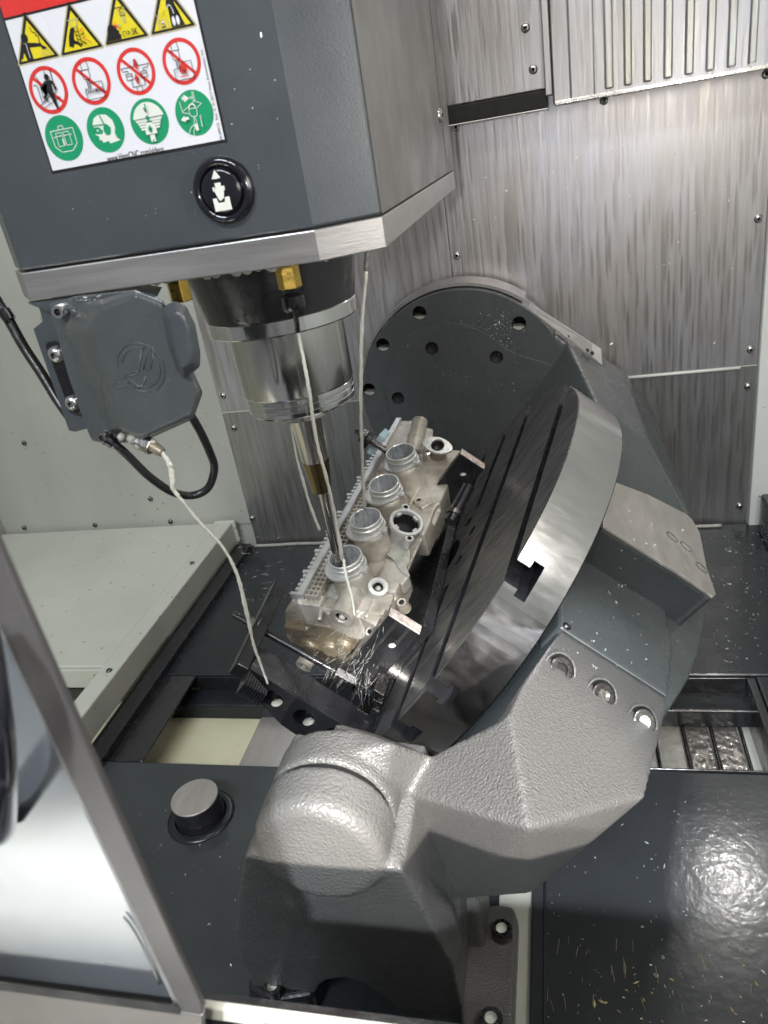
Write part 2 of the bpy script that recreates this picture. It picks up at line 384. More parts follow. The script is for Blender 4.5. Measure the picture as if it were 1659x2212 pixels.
# right side: narrow white post, then the side wall
rp_ = plate(XZ, rect(XR + .0015, XR + .050, -.745, .75), -WY - .02, -WY + .012, 'corner_post', 'white_panel', None, bev=.002)
tag(rp_, 'white painted corner post at the right end of the stainless wall', 'post')
side = plate(XY, rect(XR + .051, XR + .10, -.2, WY + .05), -.9, .75, 'right_wall', 'white_panel', kind='structure')
lw = plate(XY, rect(-1.36, -1.295, .2, WY), -.9, .75, 'left_wall', 'white_paint', kind='structure')
# pan floor with the two openings (left drop, right conveyor trough)
yb0, yb1 = .712, .905
def slab(name, x0, x1, y0, y1, z0, z1, m, kind='structure', parent=None, label=None, bev=.003):
    o = link(name, add_box(BM(), WF, (x0, x1), (y0, y1), (z0, z1)), m, parent, label, kind=kind)
    return bevel(o, bev, 3) if bev else o
pan = slab('pan_floor', -.70, XR + .05, yb1, WY - .004, ZP - .03, ZP, 'pan_paint_shaded')
slab('pan_floor', -.70, .242, .866, yb1 + .002, ZP - .062, ZP - .032, 'pan_paint_shaded')
slab('pan_floor', -.70, -.617, yb0, yb1 - .001, ZP - .006, ZP - .001, 'black_paint', parent=pan, kind=None)
slab('pan_floor', .243, XR + .05, .2, yb1 - .001, ZP - .10, ZP - .001, 'pan_paint_shaded', parent=pan, kind=None)
slab('pan_floor', .232, .2425, yb0, yb1, ZP - .16, ZP - .004, 'black_paint', parent=pan, kind=None, bev=.001)
slab('pan_floor', -.62, .232, yb1 - .0005, yb1 + .010, ZP - .17, ZP - .006, 'black_paint', parent=pan, kind=None, bev=.001)
slab('front_pan', -.70, .60, -.1, yb0 - .001, ZP - .008, ZP, 'pan_paint_lit', bev=.004)
slab('pan_kick', XR + .012, XR + .052, .3, WY - .03, ZP, ZP + .075, 'black_paint', bev=.006)
# left corner bevel of the left opening
bead = add_tube(BM(), spline([(x, WY - .012 + random.uniform(-.002, .002), ZP + .002) for x in [XL + k * .05 for k in range(20)]], 4), .0035, 8)
link('sealant_bead', bead, 'coolant_film', pan, smooth=True)
# what is seen through the openings
low = slab('lower_tray', -.95, -.05, .45, 1.1, ZP - .10, ZP - .060, 'cream_panel')
slab('tray_shade_band', -.50, -.42, .55, 1.0, ZP - .0595, ZP - .056, 'machined_pad', parent=low, kind=None)  # brown slab stands in for the shadow band along the tray
slab('tray_fold', -.417, -.400, .55, 1.0, ZP - .0595, ZP - .050, 'cream_panel', parent=low, kind=None)
con = slab('conveyor_trough', -.045, .235, .5, 1.0, ZP - .11, ZP - .07, 'white_panel')
slab('conveyor_rib', .073, .0775, .55, .90, ZP - .0695, ZP - .064, 'dark_bolt', parent=con, kind=None, bev=.001)
for (xa, xb, m) in [(.079, .103, 'coolant_film'), (.105, .139, 'coolant_film'), (.145, .176, 'conveyor_steel'), (.182, .214, 'conveyor_steel')]:
    slab('conveyor_plate', xa, xb, .55, .898, ZP - .0695, ZP - .065, m, parent=con, kind=None, bev=.0015)
for x in (.104, .1415, .179, .217):
    link('conveyor_rod', add_tube(BM(), spline([(x + random.uniform(-.0012, .0012), y, ZP - .062) for y in (.55, .62, .7, .78, .86, .897)], 5), .0026, 8), 'dark_bolt', con, smooth=True)
# raised chute bay on the left and the rail that borders it
ZR = -.68
bay = slab('chute_bay', -1.30, -.742, .852, WY - .008, ZR - .02, ZR, 'rail_paint')
slab('chute_lip', -1.30, -.742, .846, .851, ZR - .040, ZR - .004, 'rail_paint', parent=bay, kind=None, bev=.001)
slab('chute_seal', -1.30, -.742, .843, .853, ZR - .060, ZR - .041, 'rubber', parent=bay, kind=None, bev=.001)
slab('chute_floor', -1.30, -.70, -.1, .85, ZR - .17, ZR - .15, 'cream_panel', parent=bay, kind=None, bev=.001)
rail = thing('border_rail', 'long white box rail running diagonally between the pale bay and the dark pan', 'rail', (-.72, 1.0, ZR - .06))
bar_ = link('rail_bar', add_box(BM(), WF, (-.7405, -.706), (.25, WY - .01), (ZR - .045, ZR + .003)), 'rail_paint', rail); bevel(bar_, .003, 3)
cap = link('end_plate', add_box(BM(), WF, (-.748, -.699), (WY - .016, WY - .009), (ZR - .045, ZR + .007)), 'rail_paint', rail); bevel(cap, .002)
for (u, v) in [(415, 1217), (236, 1449)]:
    link('screw', screw_bm(AZ(u, v, ZR + .003), (0, 0, 1), .0052), ['dark_bolt', 'gap_black'], rail, smooth=True, auto=35)
bm = BM(); ys = [(.25 + k * .0125) for k in range(88)]
A = []; 
for k, y in enumerate(ys): A.append(Vector((-.7035, y, ZR - .045))); 
low_e = [Vector((-.7030, y, ZR - .066 - (.004 if k % 2 else .0))) for k, y in enumerate(ys)]
for k in range(len(ys) - 1):
    vs = [bm.verts.new(A[k]), bm.verts.new(A[k + 1]), bm.verts.new(low_e[k + 1]), bm.verts.new(low_e[k])]
    bm.faces.new(vs)
bmesh.ops.remove_doubles(bm, verts=bm.verts, dist=1e-5)
sk = link('rubber_skirt', bm, 'rubber', rail); sd = sk.modifiers.new('thick', 'SOLIDIFY'); sd.thickness = .003
slab('pan_side', -.701, -.672, .25, WY - .02, ZP - .06, ZR - .047, 'black_paint', bev=.001)
# upper way covers in front of the back wall
wc = thing('way_cover', 'smooth stainless way cover panel with a dark lower edge, beside the spindle head', 'way cover', AY(1075, 235, 1.29))
x0, x1 = AY(940, 200, 1.29).x, AY(1181, 150, 1.29).x; zb = AY(1181, 192, 1.29).z; zb2 = AY(1183, 232, 1.29).z
bevel(link('cover_sheet', add_box(BM(), WF, (x0 - .02, x1), (1.29, 1.32), (zb, .6)), 'cover_steel', wc), .002)
bevel(link('wiper_strip', add_box(BM(), WF, (x0 - .02, x1 - .001), (1.286, 1.318), (zb2, zb - .0008)), 'rubber_matt', wc), .001)
bevel(link('hem', add_box(BM(), WF, (x0 - .02, x1 - .001), (1.284, 1.32), (zb2 - .003, zb2 - .0006)), 'trim_steel', wc), .0008)
for (u, v) in [(1135, 60), (1152, 150)]:
    link('screw', screw_bm(AY(u, v, 1.29), (0, -1, 0), .0066), ['bolt_steel', 'gap_black'], wc, smooth=True, auto=35)
rc = thing('ribbed_cover', 'ribbed stainless telescopic cover at the upper right of the wall', 'way cover', AY(1400, 190, 1.27))
xa = AY(1196, 200, 1.27).x; zb = AY(1198, 224, 1.27).z
bevel(link('cover_sheet', add_box(BM(), WF, (xa, .6), (1.272, 1.33), (zb, .6)), 'cover_steel', rc), .0015)
bevel(link('edge_strip', add_box(BM(), WF, (xa - .012, xa - .0015), (1.278, 1.33), (zb + .012, .6)), 'cover_steel', rc), .0015)
bevel(link('hem', add_box(BM(), WF, (xa, .6), (1.262, 1.2715), (zb - .003, zb + .003)), 'bolt_steel', rc), .001)
for k, (za, zb_) in enumerate([(388, 550), (615, 670), (740, 790), (865, 917), (995, 1050), (1130, 1185), (1265, 1320), (1400, 1455), (1535, 1585), (1672, 1722), (1810, 1860)]):
    a_ = AY(1097.2 + za * .3386, 118, 1.27).x; b_ = AY(1097.2 + zb_ * .3386, 118, 1.27).x
    o = link('rib', add_box(BM(), WF, (a_, b_), (1.2655, 1.2718), (zb + .0005 + (.006 if k else 0), .6)), 'cover_rib' if k else 'cover_steel', rc); bevel(o, .0025, 3)
# post cover on the front pan
pc = thing('post_cover', 'round dark post with a pale flat cap standing on the front pan', 'post', AZ(430, 1775, ZP))
ct = AZ(420, 1722, ZP + .034); fr = Frame((ct.x, ct.y, ZP), (1, 0, 0), (0, 1, 0), (0, 0, 1))
link('post', add_lathe(BM(), fr, [(.036, -.002), (.032, .003), (.0318, .008), (.0306, .0325), (.0300, .0335)], 48), 'black_paint', pc, smooth=True, auto=40)
link('cap', add_lathe(BM(), fr, [(.0305, .0325), (.0305, .0340), (.0299, .0348), (.002, .0350), (.0018, .0356), (0, .0356)], 48), 'machined_pad', pc, smooth=True, auto=30)
link('base_ring', add_lathe(BM(), fr, [(.044, 0.0), (.0435, .002), (.038, .0032), (.034, .003)], 48), 'pan_paint_shaded', pc, smooth=True)

# ================================================================== FRONT SUPPORT
BX, BZ = -.1725, -.4115
AXF = Frame((BX, 0, BZ), (1, 0, 0), (0, 0, 1), (0, -1, 0))   # c axis points to the camera; c = -Y
fs = thing('front_support', 'textured grey cast bearing support with a round cap, nearest in the frame', 'casting', (BX, .42, ZP))
pa, pb = Vector((0, .3215, -.43)), Vector((0, .402, -.715)); nrm = Vector((0, -(pb.z - pa.z), (pb.y - pa.y))).normalized()
if nrm.y > 0: nrm = -nrm
foot = [(536, 1845), (527, 1852), (513, 1940), (506, 2030), (520, 2080), (551, 2140), (570, 2148), (676, 2160), (690, 2130), (707, 2118), (748, 2113), (788, 2126), (826, 2153), (863, 2186), (880, 2190), (998, 2206), (1001, 2180), (982, 2083), (938, 2008), (868, 1885), (830, 1878), (700, 1862), (600, 1858)]
front = [AP(u, v, pa, nrm) for u, v in foot]
back = [p + Vector((0, .115, 0)) for p in front]
bm = add_prism(BM(), front, back)
# right shoulder running back beside the face
rs = [AP(u, v, pa, nrm) for u, v in [(868, 1880), (938, 2008), (982, 2083), (1001, 2190)]]
rb = [AY(849, 1792, .351), AY(981, 1971, .375), AY(1000, 2030, .392), AY(1003, 2190, .42)]
va = rs + [p + Vector((-.05, .05, 0)) for p in rs[::-1]]; vb = rb + [p + Vector((-.06, .03, 0)) for p in rb[::-1]]
for i in range(3):
    add_prism(bm, [rs[i], rs[i + 1], rs[i + 1] + Vector((-.03, .02, 0)), rs[i] + Vector((-.03, .02, 0))], [rb[i], rb[i + 1], rb[i + 1] + Vector((-.03, .06, 0)), rb[i] + Vector((-.03, .06, 0))])
add_lathe(bm, AXF, [(0, -.3525), (.0462, -.3525), (.0462, -.326), (.0440, -.3195), (.038, -.3165), (0, -.3155)], 64)
o = link('casting', bm, 'cast_paint_dark', fs, smooth=True); cast(o, .0022, 7)
# rear foot block, side lug and feet
lug = [AZ(u, v, ZP + .026) for u, v in [(985, 1962), (1080, 1952), (1108, 1957), (1118, 1985), (1113, 2110), (1107, 2260), (1000, 2260), (990, 2100)]]
bm = add_prism(BM(), [p - Vector((0, 0, .024)) for p in lug], lug)
o = link('side_lug', bm, 'cast_paint_dark', fs); bevel(o, .004, 3)
bm = add_prism(BM(), [Vector((x, y, ZP + .002)) for x, y in [(-.335, .40), (-.30, .385), (-.26, .395), (-.25, .45), (-.30, .46), (-.335, .44)]], [Vector((x, y, ZP + .026)) for x, y in [(-.33, .402), (-.30, .388), (-.262, .398), (-.252, .448), (-.30, .455), (-.33, .438)]])
o = link('foot', bm, 'black_paint', fs); bevel(o, .006, 4)
sock_bolt(fs, AZ(1085, 2018, ZP + .027), (0, 0, 1), .0105, .010, m='dark_bolt', socket='symbol_white')
sock_bolt(fs, AZ(592, 2142, ZP + .027), (0, 0, 1), .0095, .009, m='dark_bolt', socket='symbol_white')
sock_bolt(fs, AZ(1062, 2212, ZP + .027), (0, 0, 1), .0105, .010, m='dark_bolt', socket='symbol_white')
bm = add_box(BM(), WF, (-.20, -.10), (.46, .52), (ZP + .001, ZP + .22)); o = link('rear_web', bm, 'cast_paint_dark', fs); bevel(o, .006, 3)
ci = link('inner_block', add_box(BM(), WF, (-.235, -.13), (.47, .56), (ZP + .001, ZP + .03)), 'black_paint', fs); bevel(ci, .004)

# ================================================================== CRADLE (tilting trunnion)
crd = thing('tilting_cradle', 'dark grey cradle with rear disc, housing and textured front arm carrying the round table', 'cradle', (-.05, .8, -.65))
hubm, hubn = T.inv(Vector((BX, .36, BZ))).x, T.inv(Vector((BX, .36, BZ))).z
# rear disc plate
RD = Frame((-.1666, 0, -.4124), (1, 0, 0), (0, 0, 1), (0, -1, 0))
bm = add_lathe(BM(), RD, [(0, -1.335), (.1815, -1.335), (.1815, -1.262), (.1795, -1.26), (0, -1.26)], 128)
disc = link('rear_disc', bm, 'grey_paint', crd, smooth=True, auto=30)
hp = [(455, 200), (237, 390), (155, 655), (1045, 262), (528, 410), (327, 705), (912, 463)]
cs = []
for a_, b_ in hp:
    P = AY(740.6 + a_ * .3638, 603.5 + b_ * .3638, 1.26)
    cs.append(link('cutter', add_lathe(BM(), Frame((P.x, 0, P.z), (1, 0, 0), (0, 0, 1), (0, -1, 0)), [(0, -1.31), (.0118, -1.31), (.0118, -1.24), (0, -1.24)], 28), 'gap_black'))
cut(disc, cs)
for pl in disc.data.polygons: pl.use_smooth = False
for a_, b_ in hp[:4]:
    P = AY(740.6 + a_ * .3638, 603.5 + b_ * .3638, 1.26)
    fr = Frame((P.x, 0, P.z), (1, 0, 0), (0, 0, 1), (0, -1, 0))
    link('bolt_hole', add_lathe(BM(), fr, [(.0117, -1.2605), (.0117, -1.2625), (.0114, -1.30), (0, -1.30)], 28), 'gap_black', disc, smooth=True)
    # pool of coolant in the bottom of the hole
    bm = BM(); add_prism(bm, [fr(.0112 * math.cos(math.radians(t)), .0112 * math.sin(math.radians(t)), -1.285) for t in range(205, 340, 15)], [fr(.0112 * math.cos(math.radians(t)), .0112 * math.sin(math.radians(t)), -1.2625) for t in range(205, 340, 15)])
    link('coolant_pool', bm, 'coolant_film', disc)
# raised inner boss (slightly eccentric pad that makes the S-shaped ridge)
ridge = [(385, 320), (450, 280), (520, 262), (600, 255), (670, 261), (740, 275), (810, 302), (870, 340), (915, 377), (960, 410), (1030, 445), (1100, 468), (1200, 500), (1330, 560)]
rg = [AY(740.6 + a_ * .3638, 603.5 + b_ * .3638, 1.256) for a_, b_ in ridge]
low_pts = [Vector((rg[-1].x, 1.256, rg[-1].z - .16)), Vector((-.10, 1.256, -.56)), Vector((-.24, 1.256, -.52)), Vector((-.30, 1.256, -.44)), Vector((-.305, 1.256, -.38)), Vector((-.285, 1.256, -.34))]
loop = rg + low_pts
bm = add_prism(BM(), [p + Vector((0, .006, 0)) for p in loop], [p for p in loop])
o = link('raised_boss', bm, 'grey_paint', crd)
cs = []
for a_, b_ in hp[4:]:
    P = AY(740.6 + a_ * .3638, 603.5 + b_ * .3638, 1.256)
    cs.append(link('cutter', add_lathe(BM(), Frame((P.x, 0, P.z), (1, 0, 0), (0, 0, 1), (0, -1, 0)), [(0, -1.31), (.0112, -1.31), (.0112, -1.24), (0, -1.24)], 28), 'gap_black'))
cut(o, cs); bevel(o, .0024, 3)
for a_, b_ in hp[4:]:
    P = AY(740.6 + a_ * .3638, 603.5 + b_ * .3638, 1.256)
    link('bolt_hole', add_lathe(BM(), Frame((P.x, 0, P.z), (1, 0, 0), (0, 0, 1), (0, -1, 0)), [(.0111, -1.2568), (.0108, -1.2615), (0, -1.2612)], 28), 'gap_black', o, smooth=True)
# shield band round the disc
bm = BM(); R0, R1 = .1835, .1885
aa = [math.radians(a_) for a_ in range(52, 175, 3)]
for q in range(len(aa) - 1):
    add_prism(bm, [RD(r_ * math.cos(t), r_ * math.sin(t), -1.335) for r_, t in ((R0, aa[q]), (R1, aa[q]), (R1, aa[q + 1]), (R0, aa[q + 1]))], [RD(r_ * math.cos(t), r_ * math.sin(t), -1.275) for r_, t in ((R0, aa[q]), (R1, aa[q]), (R1, aa[q + 1]), (R0, aa[q + 1]))])
bmesh.ops.remove_doubles(bm, verts=bm.verts, dist=1e-5)
sb = link('disc_guard', bm, 'coolant_film' if False else 'trim_steel'); tag(sb, 'thin curved steel guard on the back wall round the top of the grey disc', 'guard')
# rear upright + taper + housing, built as loops across m/n swept in Y, fused into one casting
def mn_loop(y, pts): return [T(m_, y - T.o.y, n_) for m_, n_ in pts]
bm = BM()
A = mn_loop(1.335, [(.194, -.02), (.194, -.17), (.165, -.26), (.08, -.33), (-.08, -.33), (-.165, -.26), (-.185, -.02)])
B = mn_loop(1.262, [(.194, -.02), (.194, -.17), (.165, -.26), (.08, -.33), (-.08, -.33), (-.165, -.26), (-.185, -.02)])
B2 = mn_loop(1.262, [(.194, -.045), (.194, -.17), (.165, -.26), (.08, -.33), (-.08, -.33), (-.165, -.26), (-.185, -.06)])
Cc = mn_loop(1.06, [(.185, -.10), (.185, -.19), (.148, -.285), (.07, -.33), (-.07, -.33), (-.14, -.28), (-.14, -.10)])
D = mn_loop(.94, [(.134, -.075), (.134, -.22), (.134, -.308), (.06, -.315), (-.06, -.315), (-.131, -.30), (-.131, -.075)])
add_prism(bm, A, B); add_prism(bm, B2, Cc); add_prism(bm, Cc, D)
o = link('rear_upright', bm, 'grey_paint', crd, smooth=True); cast(o, .004, 5)
def ym(poly, m0, m1, name, m, parent, lab=None, bev=.004):
    bm = add_prism(BM(), [T(m0, y - T.o.y, n_) for y, n_ in poly], [T(m1, y - T.o.y, n_) for y, n_ in poly])
    o = link(name, bm, m, parent, lab); return bevel(o, bev, 3) if bev else o
ym([(1.0, -.066), (1.0, -.306), (.90, -.307), (.84, -.298), (.787, -.284), (.731, -.268), (.67, -.247), (.608, -.221), (.57, -.202), (.532, -.182), (.50, -.162), (.50, -.066)], -.131, .127, 'table_housing', 'grey_paint', crd, bev=.003)
ym([(.99, -.064), (.99, -.235), (.80, -.232), (.70, -.207), (.64, -.205), (.552, -.183), (.5515, -.064)], .10, .1315, 'housing_face', 'grey_paint', crd, bev=.004)
pad = [(1303, 1136), (1370, 1178), (1470, 1240), (1530, 1281), (1541, 1290), (1547, 1283), (1527, 1226), (1512, 1150), (1496, 1122), (1479, 1108), (1400, 1068), (1300, 1030)]
top = [AP(u, v, T(.176, 0, 0), TM) for u, v in pad]
bm = add_prism(BM(), [p - TM * .0035 for p in top], top); o = link('machined_pad', bm, 'machined_pad', crd); bevel(o, .0008)
cen = sum(top, Vector()) / len(top)
bm = add_prism(BM(), [p + (cen - p) * .02 - TM * .06 for p in top], [p - TM * .0036 for p in top]); o = link('pad_boss', bm, 'boss_paint', crd); bevel(o, .003, 3)
for (u, v) in [(1452, 1160), (1482, 1181), (1515, 1226)]:
    fr = axis_frame(AP(u, v, T(.176, 0, 0), TM), TM)
    link('tapped_hole', add_lathe(BM(), fr, [(.0085, .0003), (.0072, .0004), (.0066, -.002), (.0062, -.0018), (0, -.0018)], 24, [0, 1, 1, 1]), ['bolt_steel', 'gap_black'], crd, smooth=True)
# lower white stub seen below the housing
bm = add_prism(BM(), [T(.06, y - T.o.y, n_) for y, n_ in [(.60, -.20), (.56, -.20), (.56, -.236), (.60, -.25)]], [T(.10, y - T.o.y, n_) for y, n_ in [(.60, -.20), (.56, -.20), (.56, -.236), (.60, -.25)]])
# front arm: hub + web + flange in one casting
bm = BM()
hub = [(hubm + .0462 * math.cos(math.radians(t)), hubn + .0462 * math.sin(math.radians(t))) for t in range(20, 230, 15)]
web = hub + [(-.050, .0), (-.085, -.07), (-.085, -.098), (.03, -.092), (.06, -.102), (.127, -.100), (.127, -.030), (.10, -.020), (.07, -.014), (.05, .004), (.0445, .028)]
add_prism(bm, mn_loop(.364, hub + [(-.04, .01), (.0445, .02)]), mn_loop(.388, hub + [(-.04, .01), (.0445, .02)]))
add_lathe(bm, AXF, [(0, -.388), (.0462, -.388), (.0462, -.3575), (0, -.3575)], 64)
def hull(bm, pts):
    vs = [bm.verts.new(p) for p in pts]; r_ = bmesh.ops.convex_hull(bm, input=vs)
    bmesh.ops.delete(bm, geom=[g for g in r_['geom_interior'] if isinstance(g, bmesh.types.BMVert)], context='VERTS')
def TY(m_, y, n_): return T(m_, y - T.o.y, n_)
dip, nearh, bot = AY(930, 1632, .405), AY(850, 1760, .372), AY(990, 1944, .425)
hull(bm, [TY(.131, .408, -.018), TY(.131, .322, -.037), TY(.131, .411, -.138), TY(.131, .43, -.10), dip, nearh + (dip - nearh) * .35, bot, AY(1145, 1932, .395), AY(1310, 1790, .385),
          TY(-.05, .43, -.10), TY(.03, .42, -.03)])
hull(bm, [TY(.131, .408, -.018), TY(.131, .36, -.04), TY(.131, .408, -.137), TY(.131, .472, -.147), TY(.131, .50, -.162), TY(.131, .53, -.178), TY(.131, .549, -.1805), TY(.131, .549, -.066), TY(.131, .50, -.048), TY(.131, .45, -.030),
          TY(.095, .408, -.020), TY(.085, .549, -.072), TY(-.04, .549, -.18), TY(-.04, .549, -.125), TY(-.04, .42, -.125)])
hull(bm, [nearh, dip, bot, AY(850, 1606, .40), AY(850, 1606, .375)] + [AXF(.040 * math.cos(t), .040 * math.sin(t), -y) for t in (0.2, .9, 1.6, -.6, -1.3) for y in (.366, .40)])
o = link('front_arm', bm, 'cast_paint', crd, smooth=True); cast(o, .0024, 9)
link('gap_ring', add_lathe(BM(), AXF, [(.0395, -.352), (.0425, -.353), (.0425, -.3585), (.0395, -.3592)], 64), 'gap_black', crd, smooth=True)
for (u, v), bm1, bm2 in zip([(1210, 1447), (1300, 1503), (1388, 1560)], ('dark_bolt', 'dark_bolt', 'bolt_steel'), ('gap_black', 'bolt_steel', 'symbol_white')):
    P = AP(u, v, T(.1305, 0, 0), TM)
    dn = (TM + Vector((0, -.75, 0))).normalized()
    fr = axis_frame(P, dn)
    link('counterbore', add_lathe(BM(), fr, [(.0146, .0004), (.0138, .0010), (.0128, .0002), (.0124, -.003), (0, -.003)], 32, [0, 0, 1, 1]), ['cast_paint', 'gap_black'], crd, smooth=True)
    sock_bolt(crd, P - dn * .0008, dn, .0102, .0042, m=bm1, socket=bm2)
P = AP(1224, 1353, T(.1315, 0, 0), TM); link('plug', screw_bm(P, TM, .004), ['dark_bolt', 'gap_black'], crd, smooth=True)
bm = BM(); a_ = AP(1209, 1356, T(.1318, 0, 0), TM); b_ = AP(1438, 1503, T(.1318, 0, 0), TM)
link('joint_line', add_tube(bm, [a_, b_], .0007, 6), 'trim_steel', crd)
# angled wiper bracket on the rear upright
q = [(1146, 655), (1299, 757), (1301, 788), (1150, 690)]
fr0 = [AY(u, v, y) for (u, v), y in zip([(1146, 655), (1299, 754), (1301, 789), (1141, 668)], (1.285, 1.275, 1.262, 1.262))]
bm = add_prism(BM(), [p + Vector((0, .0025, 0)) for p in fr0], fr0); br = link('wiper_bracket', bm, 'trim_steel', None)
tag(br, 'sloping stainless strip with three small holes at the upper right of the grey disc', 'bracket'); bevel(br, .0006)
for (u, v) in [(1226, 728), (1268, 757), (1279, 763)]:
    fr = axis_frame(AY(u, v, 1.267), (0, -1, .3)); link('slot_hole', add_lathe(BM(), fr, [(0, .0006), (.0034, .0006), (.0036, -.001), (0, -.001)], 16), 'gap_black', br)

# ================================================================== PLATTER
plt = thing('rotary_table', 'round steel rotary table with T-slots, tilted steeply on its edge', 'rotary table', T(0, 0, -.056))
PF = Frame(T(0, 0, 0), TM * -.955 + Vector((0, .296, 0)), TM * .296 + Vector((0, .955, 0)), TN)
PF = Frame(T(0, 0, 0), PF.a, PF.b, PF.a.cross(PF.b)) if PF.a.cross(PF.b).dot(TN) > 0 else Frame(T(0, 0, 0), -PF.a, PF.b, TN)
sg = 1.0 if (TM * -.955 + Vector((0, .296, 0))).dot(PF.a) > 0 else -1.0
body = link('table_disc', add_lathe(BM(), PF, [(0, -.056), (.2485, -.056), (.25, -.0545), (.25, -.0008), (.2488, 0), (0, 0)], 160), ['platter_face', 'platter_rim', 'black_oxide'], plt)
cs = []
def slot(o_, b0, b1):
    o_ *= sg; wn_, wt = .0066, .0108
    pr = [(o_ - wn_, .002), (o_ - wn_, -.0145), (o_ - wt, -.0145), (o_ - wt, -.026), (o_ + wt, -.026), (o_ + wt, -.0145), (o_ + wn_, -.0145), (o_ + wn_, .002)]
    cs.append(link('cutter', add_prism(BM(), [PF(a, b0, c) for a, c in pr], [PF(a, b1, c) for a, c in pr]), 'black_oxide'))
for o_ in (-.199, -.1005, .095, .19): slot(o_, -.3, .3)
for o_ in (-.041, .013):
    slot(o_, .066, .3); slot(o_, -.3, -.066)
for k in range(8):
    t = math.radians(45 * k + 12)
    cs.append(link('cutter', add_lathe(BM(), Frame(PF(.0575 * math.cos(t), .0575 * math.sin(t), 0), PF.a, PF.b, PF.c), [(0, -.03), (.0052, -.03), (.0052, -.008), (.0068, -.008), (.0068, .004), (0, .004)], 24), 'black_oxide'))
cs.append(link('cutter', add_lathe(BM(), PF, [(0, -.03), (.031, -.03), (.031, .004), (0, .004)], 64), 'black_oxide'))
cut(body, cs)
for pl in body.data.polygons:
    c_ = PF.inv(pl.center); nz = pl.normal.dot(TN); rr = math.hypot(c_.x, c_.y)
    if abs(nz) > .5: pl.material_index = 0 if c_.z > -.002 else 2
    else: pl.material_index = 1 if rr > .246 else 2

# ================================================================== SPINDLE HEAD
YF, ZT = .470, -.0594
hd = thing('spindle_head', 'big dark grey spindle head with warning sign, steel skirt and polished spindle nose', 'machine head', (-.24, .66, -.06))
fL, fR = AY(63, 645, YF).x, AY(693, 572, YF).x
cR = AZ(835, 535, ZT); bR = Vector((-.108, .95, 0))
hp2 = [(fL - .026, .500), (fL, YF), (fR, YF), (cR.x, cR.y), (bR.x, bR.y), (fL - .03, .95)]
def inset(poly, d):
    cx = sum(p[0] for p in poly) / len(poly); cy = sum(p[1] for p in poly) / len(poly)
    return [(x + (d if x < cx else -d), y + (d if y < cy else -d)) for x, y in poly]
plate(XY, hp2, ZT, ZT + .0188, 'steel_skirt', 'trim_steel', hd, bev=.0008)
plate(XY, inset(hp2, .004), ZT + .0188, ZT + .0200, 'skirt_gap', 'gap_black', hd)
plate(XY, inset(hp2, .0008), ZT + .0201, .42, 'casing', 'head_paint', hd, bev=.0016)
plate(XY, inset(hp2, .006), ZT + .001, ZT + .0005, 'underside', 'black_paint', hd)
cy = YF + .0008                                             # casing front plane
CF = Frame((0, cy, 0), (1, 0, 0), (0, 0, 1), (0, -1, 0))
SA = AY(731, 1212, .66)                                      # tool axis
SQ = AY(613, 690, .66); sc_ = (SQ - SA).normalized(); S0 = Frame(SA - sc_ * (SA.z / sc_.z), Vector((1, 0, -sc_.x)), (0, 1, 0), sc_)
link('spindle_flange', add_lathe(BM(), S0, [(0, -.05), (.079, -.05), (.079, -.064), (.0765, -.075), (.0685, -.117), (.066, -.1175), (0, -.1175)], 96), 'black_paint', hd, smooth=True, auto=25)
link('spindle_collar', add_lathe(BM(), S0, [(.060, -.1172), (.0683, -.1172), (.0688, -.118), (.0688, -.1292), (.0680, -.1304), (.0655, -.1308), (.050, -.1308)], 96), 'polished_steel', hd, smooth=True, auto=25)
link('spindle_nose', add_lathe(BM(), S0, [(.0520, -.130), (.0535, -.133), (.0530, -0.1890), (.0524, -0.1910)], 96), 'spindle_steel', hd, smooth=True, auto=25)
link('nose_ring', add_lathe(BM(), S0, [(.0515, -0.1905), (.0522, -0.1915), (.0522, -0.1955), (.0512, -0.1962), (.0512, -0.1972), (.0518, -0.1978), (.0518, -0.2018), (.0508, -0.2025), (.0508, -0.2032), (.0514, -0.2038), (.0512, -0.2075), (.0498, -0.2092), (.030, -0.2092), (.0245, -0.2085), (0, -0.2085)], 96), 'polished_steel', hd, smooth=True, auto=25)
# drips of coolant hanging under the skirt
for (u, v) in [(365, 629), (452, 612), (472, 612), (515, 604), (538, 602), (562, 600), (590, 588), (706, 570), (345, 632)]:
    P = AY(u, v, YF + .012); rr = random.uniform(.002, .0042)
    link('coolant_drip', add_lathe(BM(), Frame((P.x, P.y, ZT + .0003), (1, 0, 0), (0, 1, 0), (0, 0, 1)), [(rr * 1.5, 0), (rr, -rr * .5), (rr * .6, -rr * .9), (0, -rr * 1.1)], 14), 'coolant_film', hd, smooth=True)
# skirt lower edge bead
# sign -----------------------------------------------------------
BLs, BRs = AY(115, 368, cy), AY(486, 302, cy); TRs = AY(418, 0, cy)
sx0, sx1 = BLs.x, BRs.x; sz0 = (BLs.z + BRs.z) / 2
sgn = link('warning_sign', add_box(BM(), WF, (sx0, sx1), (cy - .0006, cy), (sz0, sz0 + .150)), 'print_white', hd, 'white safety sign with yellow, red and green pictograms')
link('sign_edge', add_box(BM(), WF, (sx0 - .0012, sx1 + .0014), (cy - .0003, cy + .0001), (sz0 - .0016, sz0 + .151)), 'print_black', sgn)
rz = AY(2, 42, cy).z
link('red_header', add_box(BM(), WF, (sx0 + .0001, sx1 - .0001), (cy - .0008, cy - .0005), (rz, sz0 + .15)), 'print_red', sgn)
link('header_rule', add_box(BM(), WF, (sx0 + .0001, sx1 - .0001), (cy - .00085, cy - .0005), (rz - .0012, rz)), 'print_black', sgn)
SM = ['print_white', 'print_black', 'print_yellow', 'print_red', 'print_green', 'print_tan', 'print_orange', 'symbol_white']
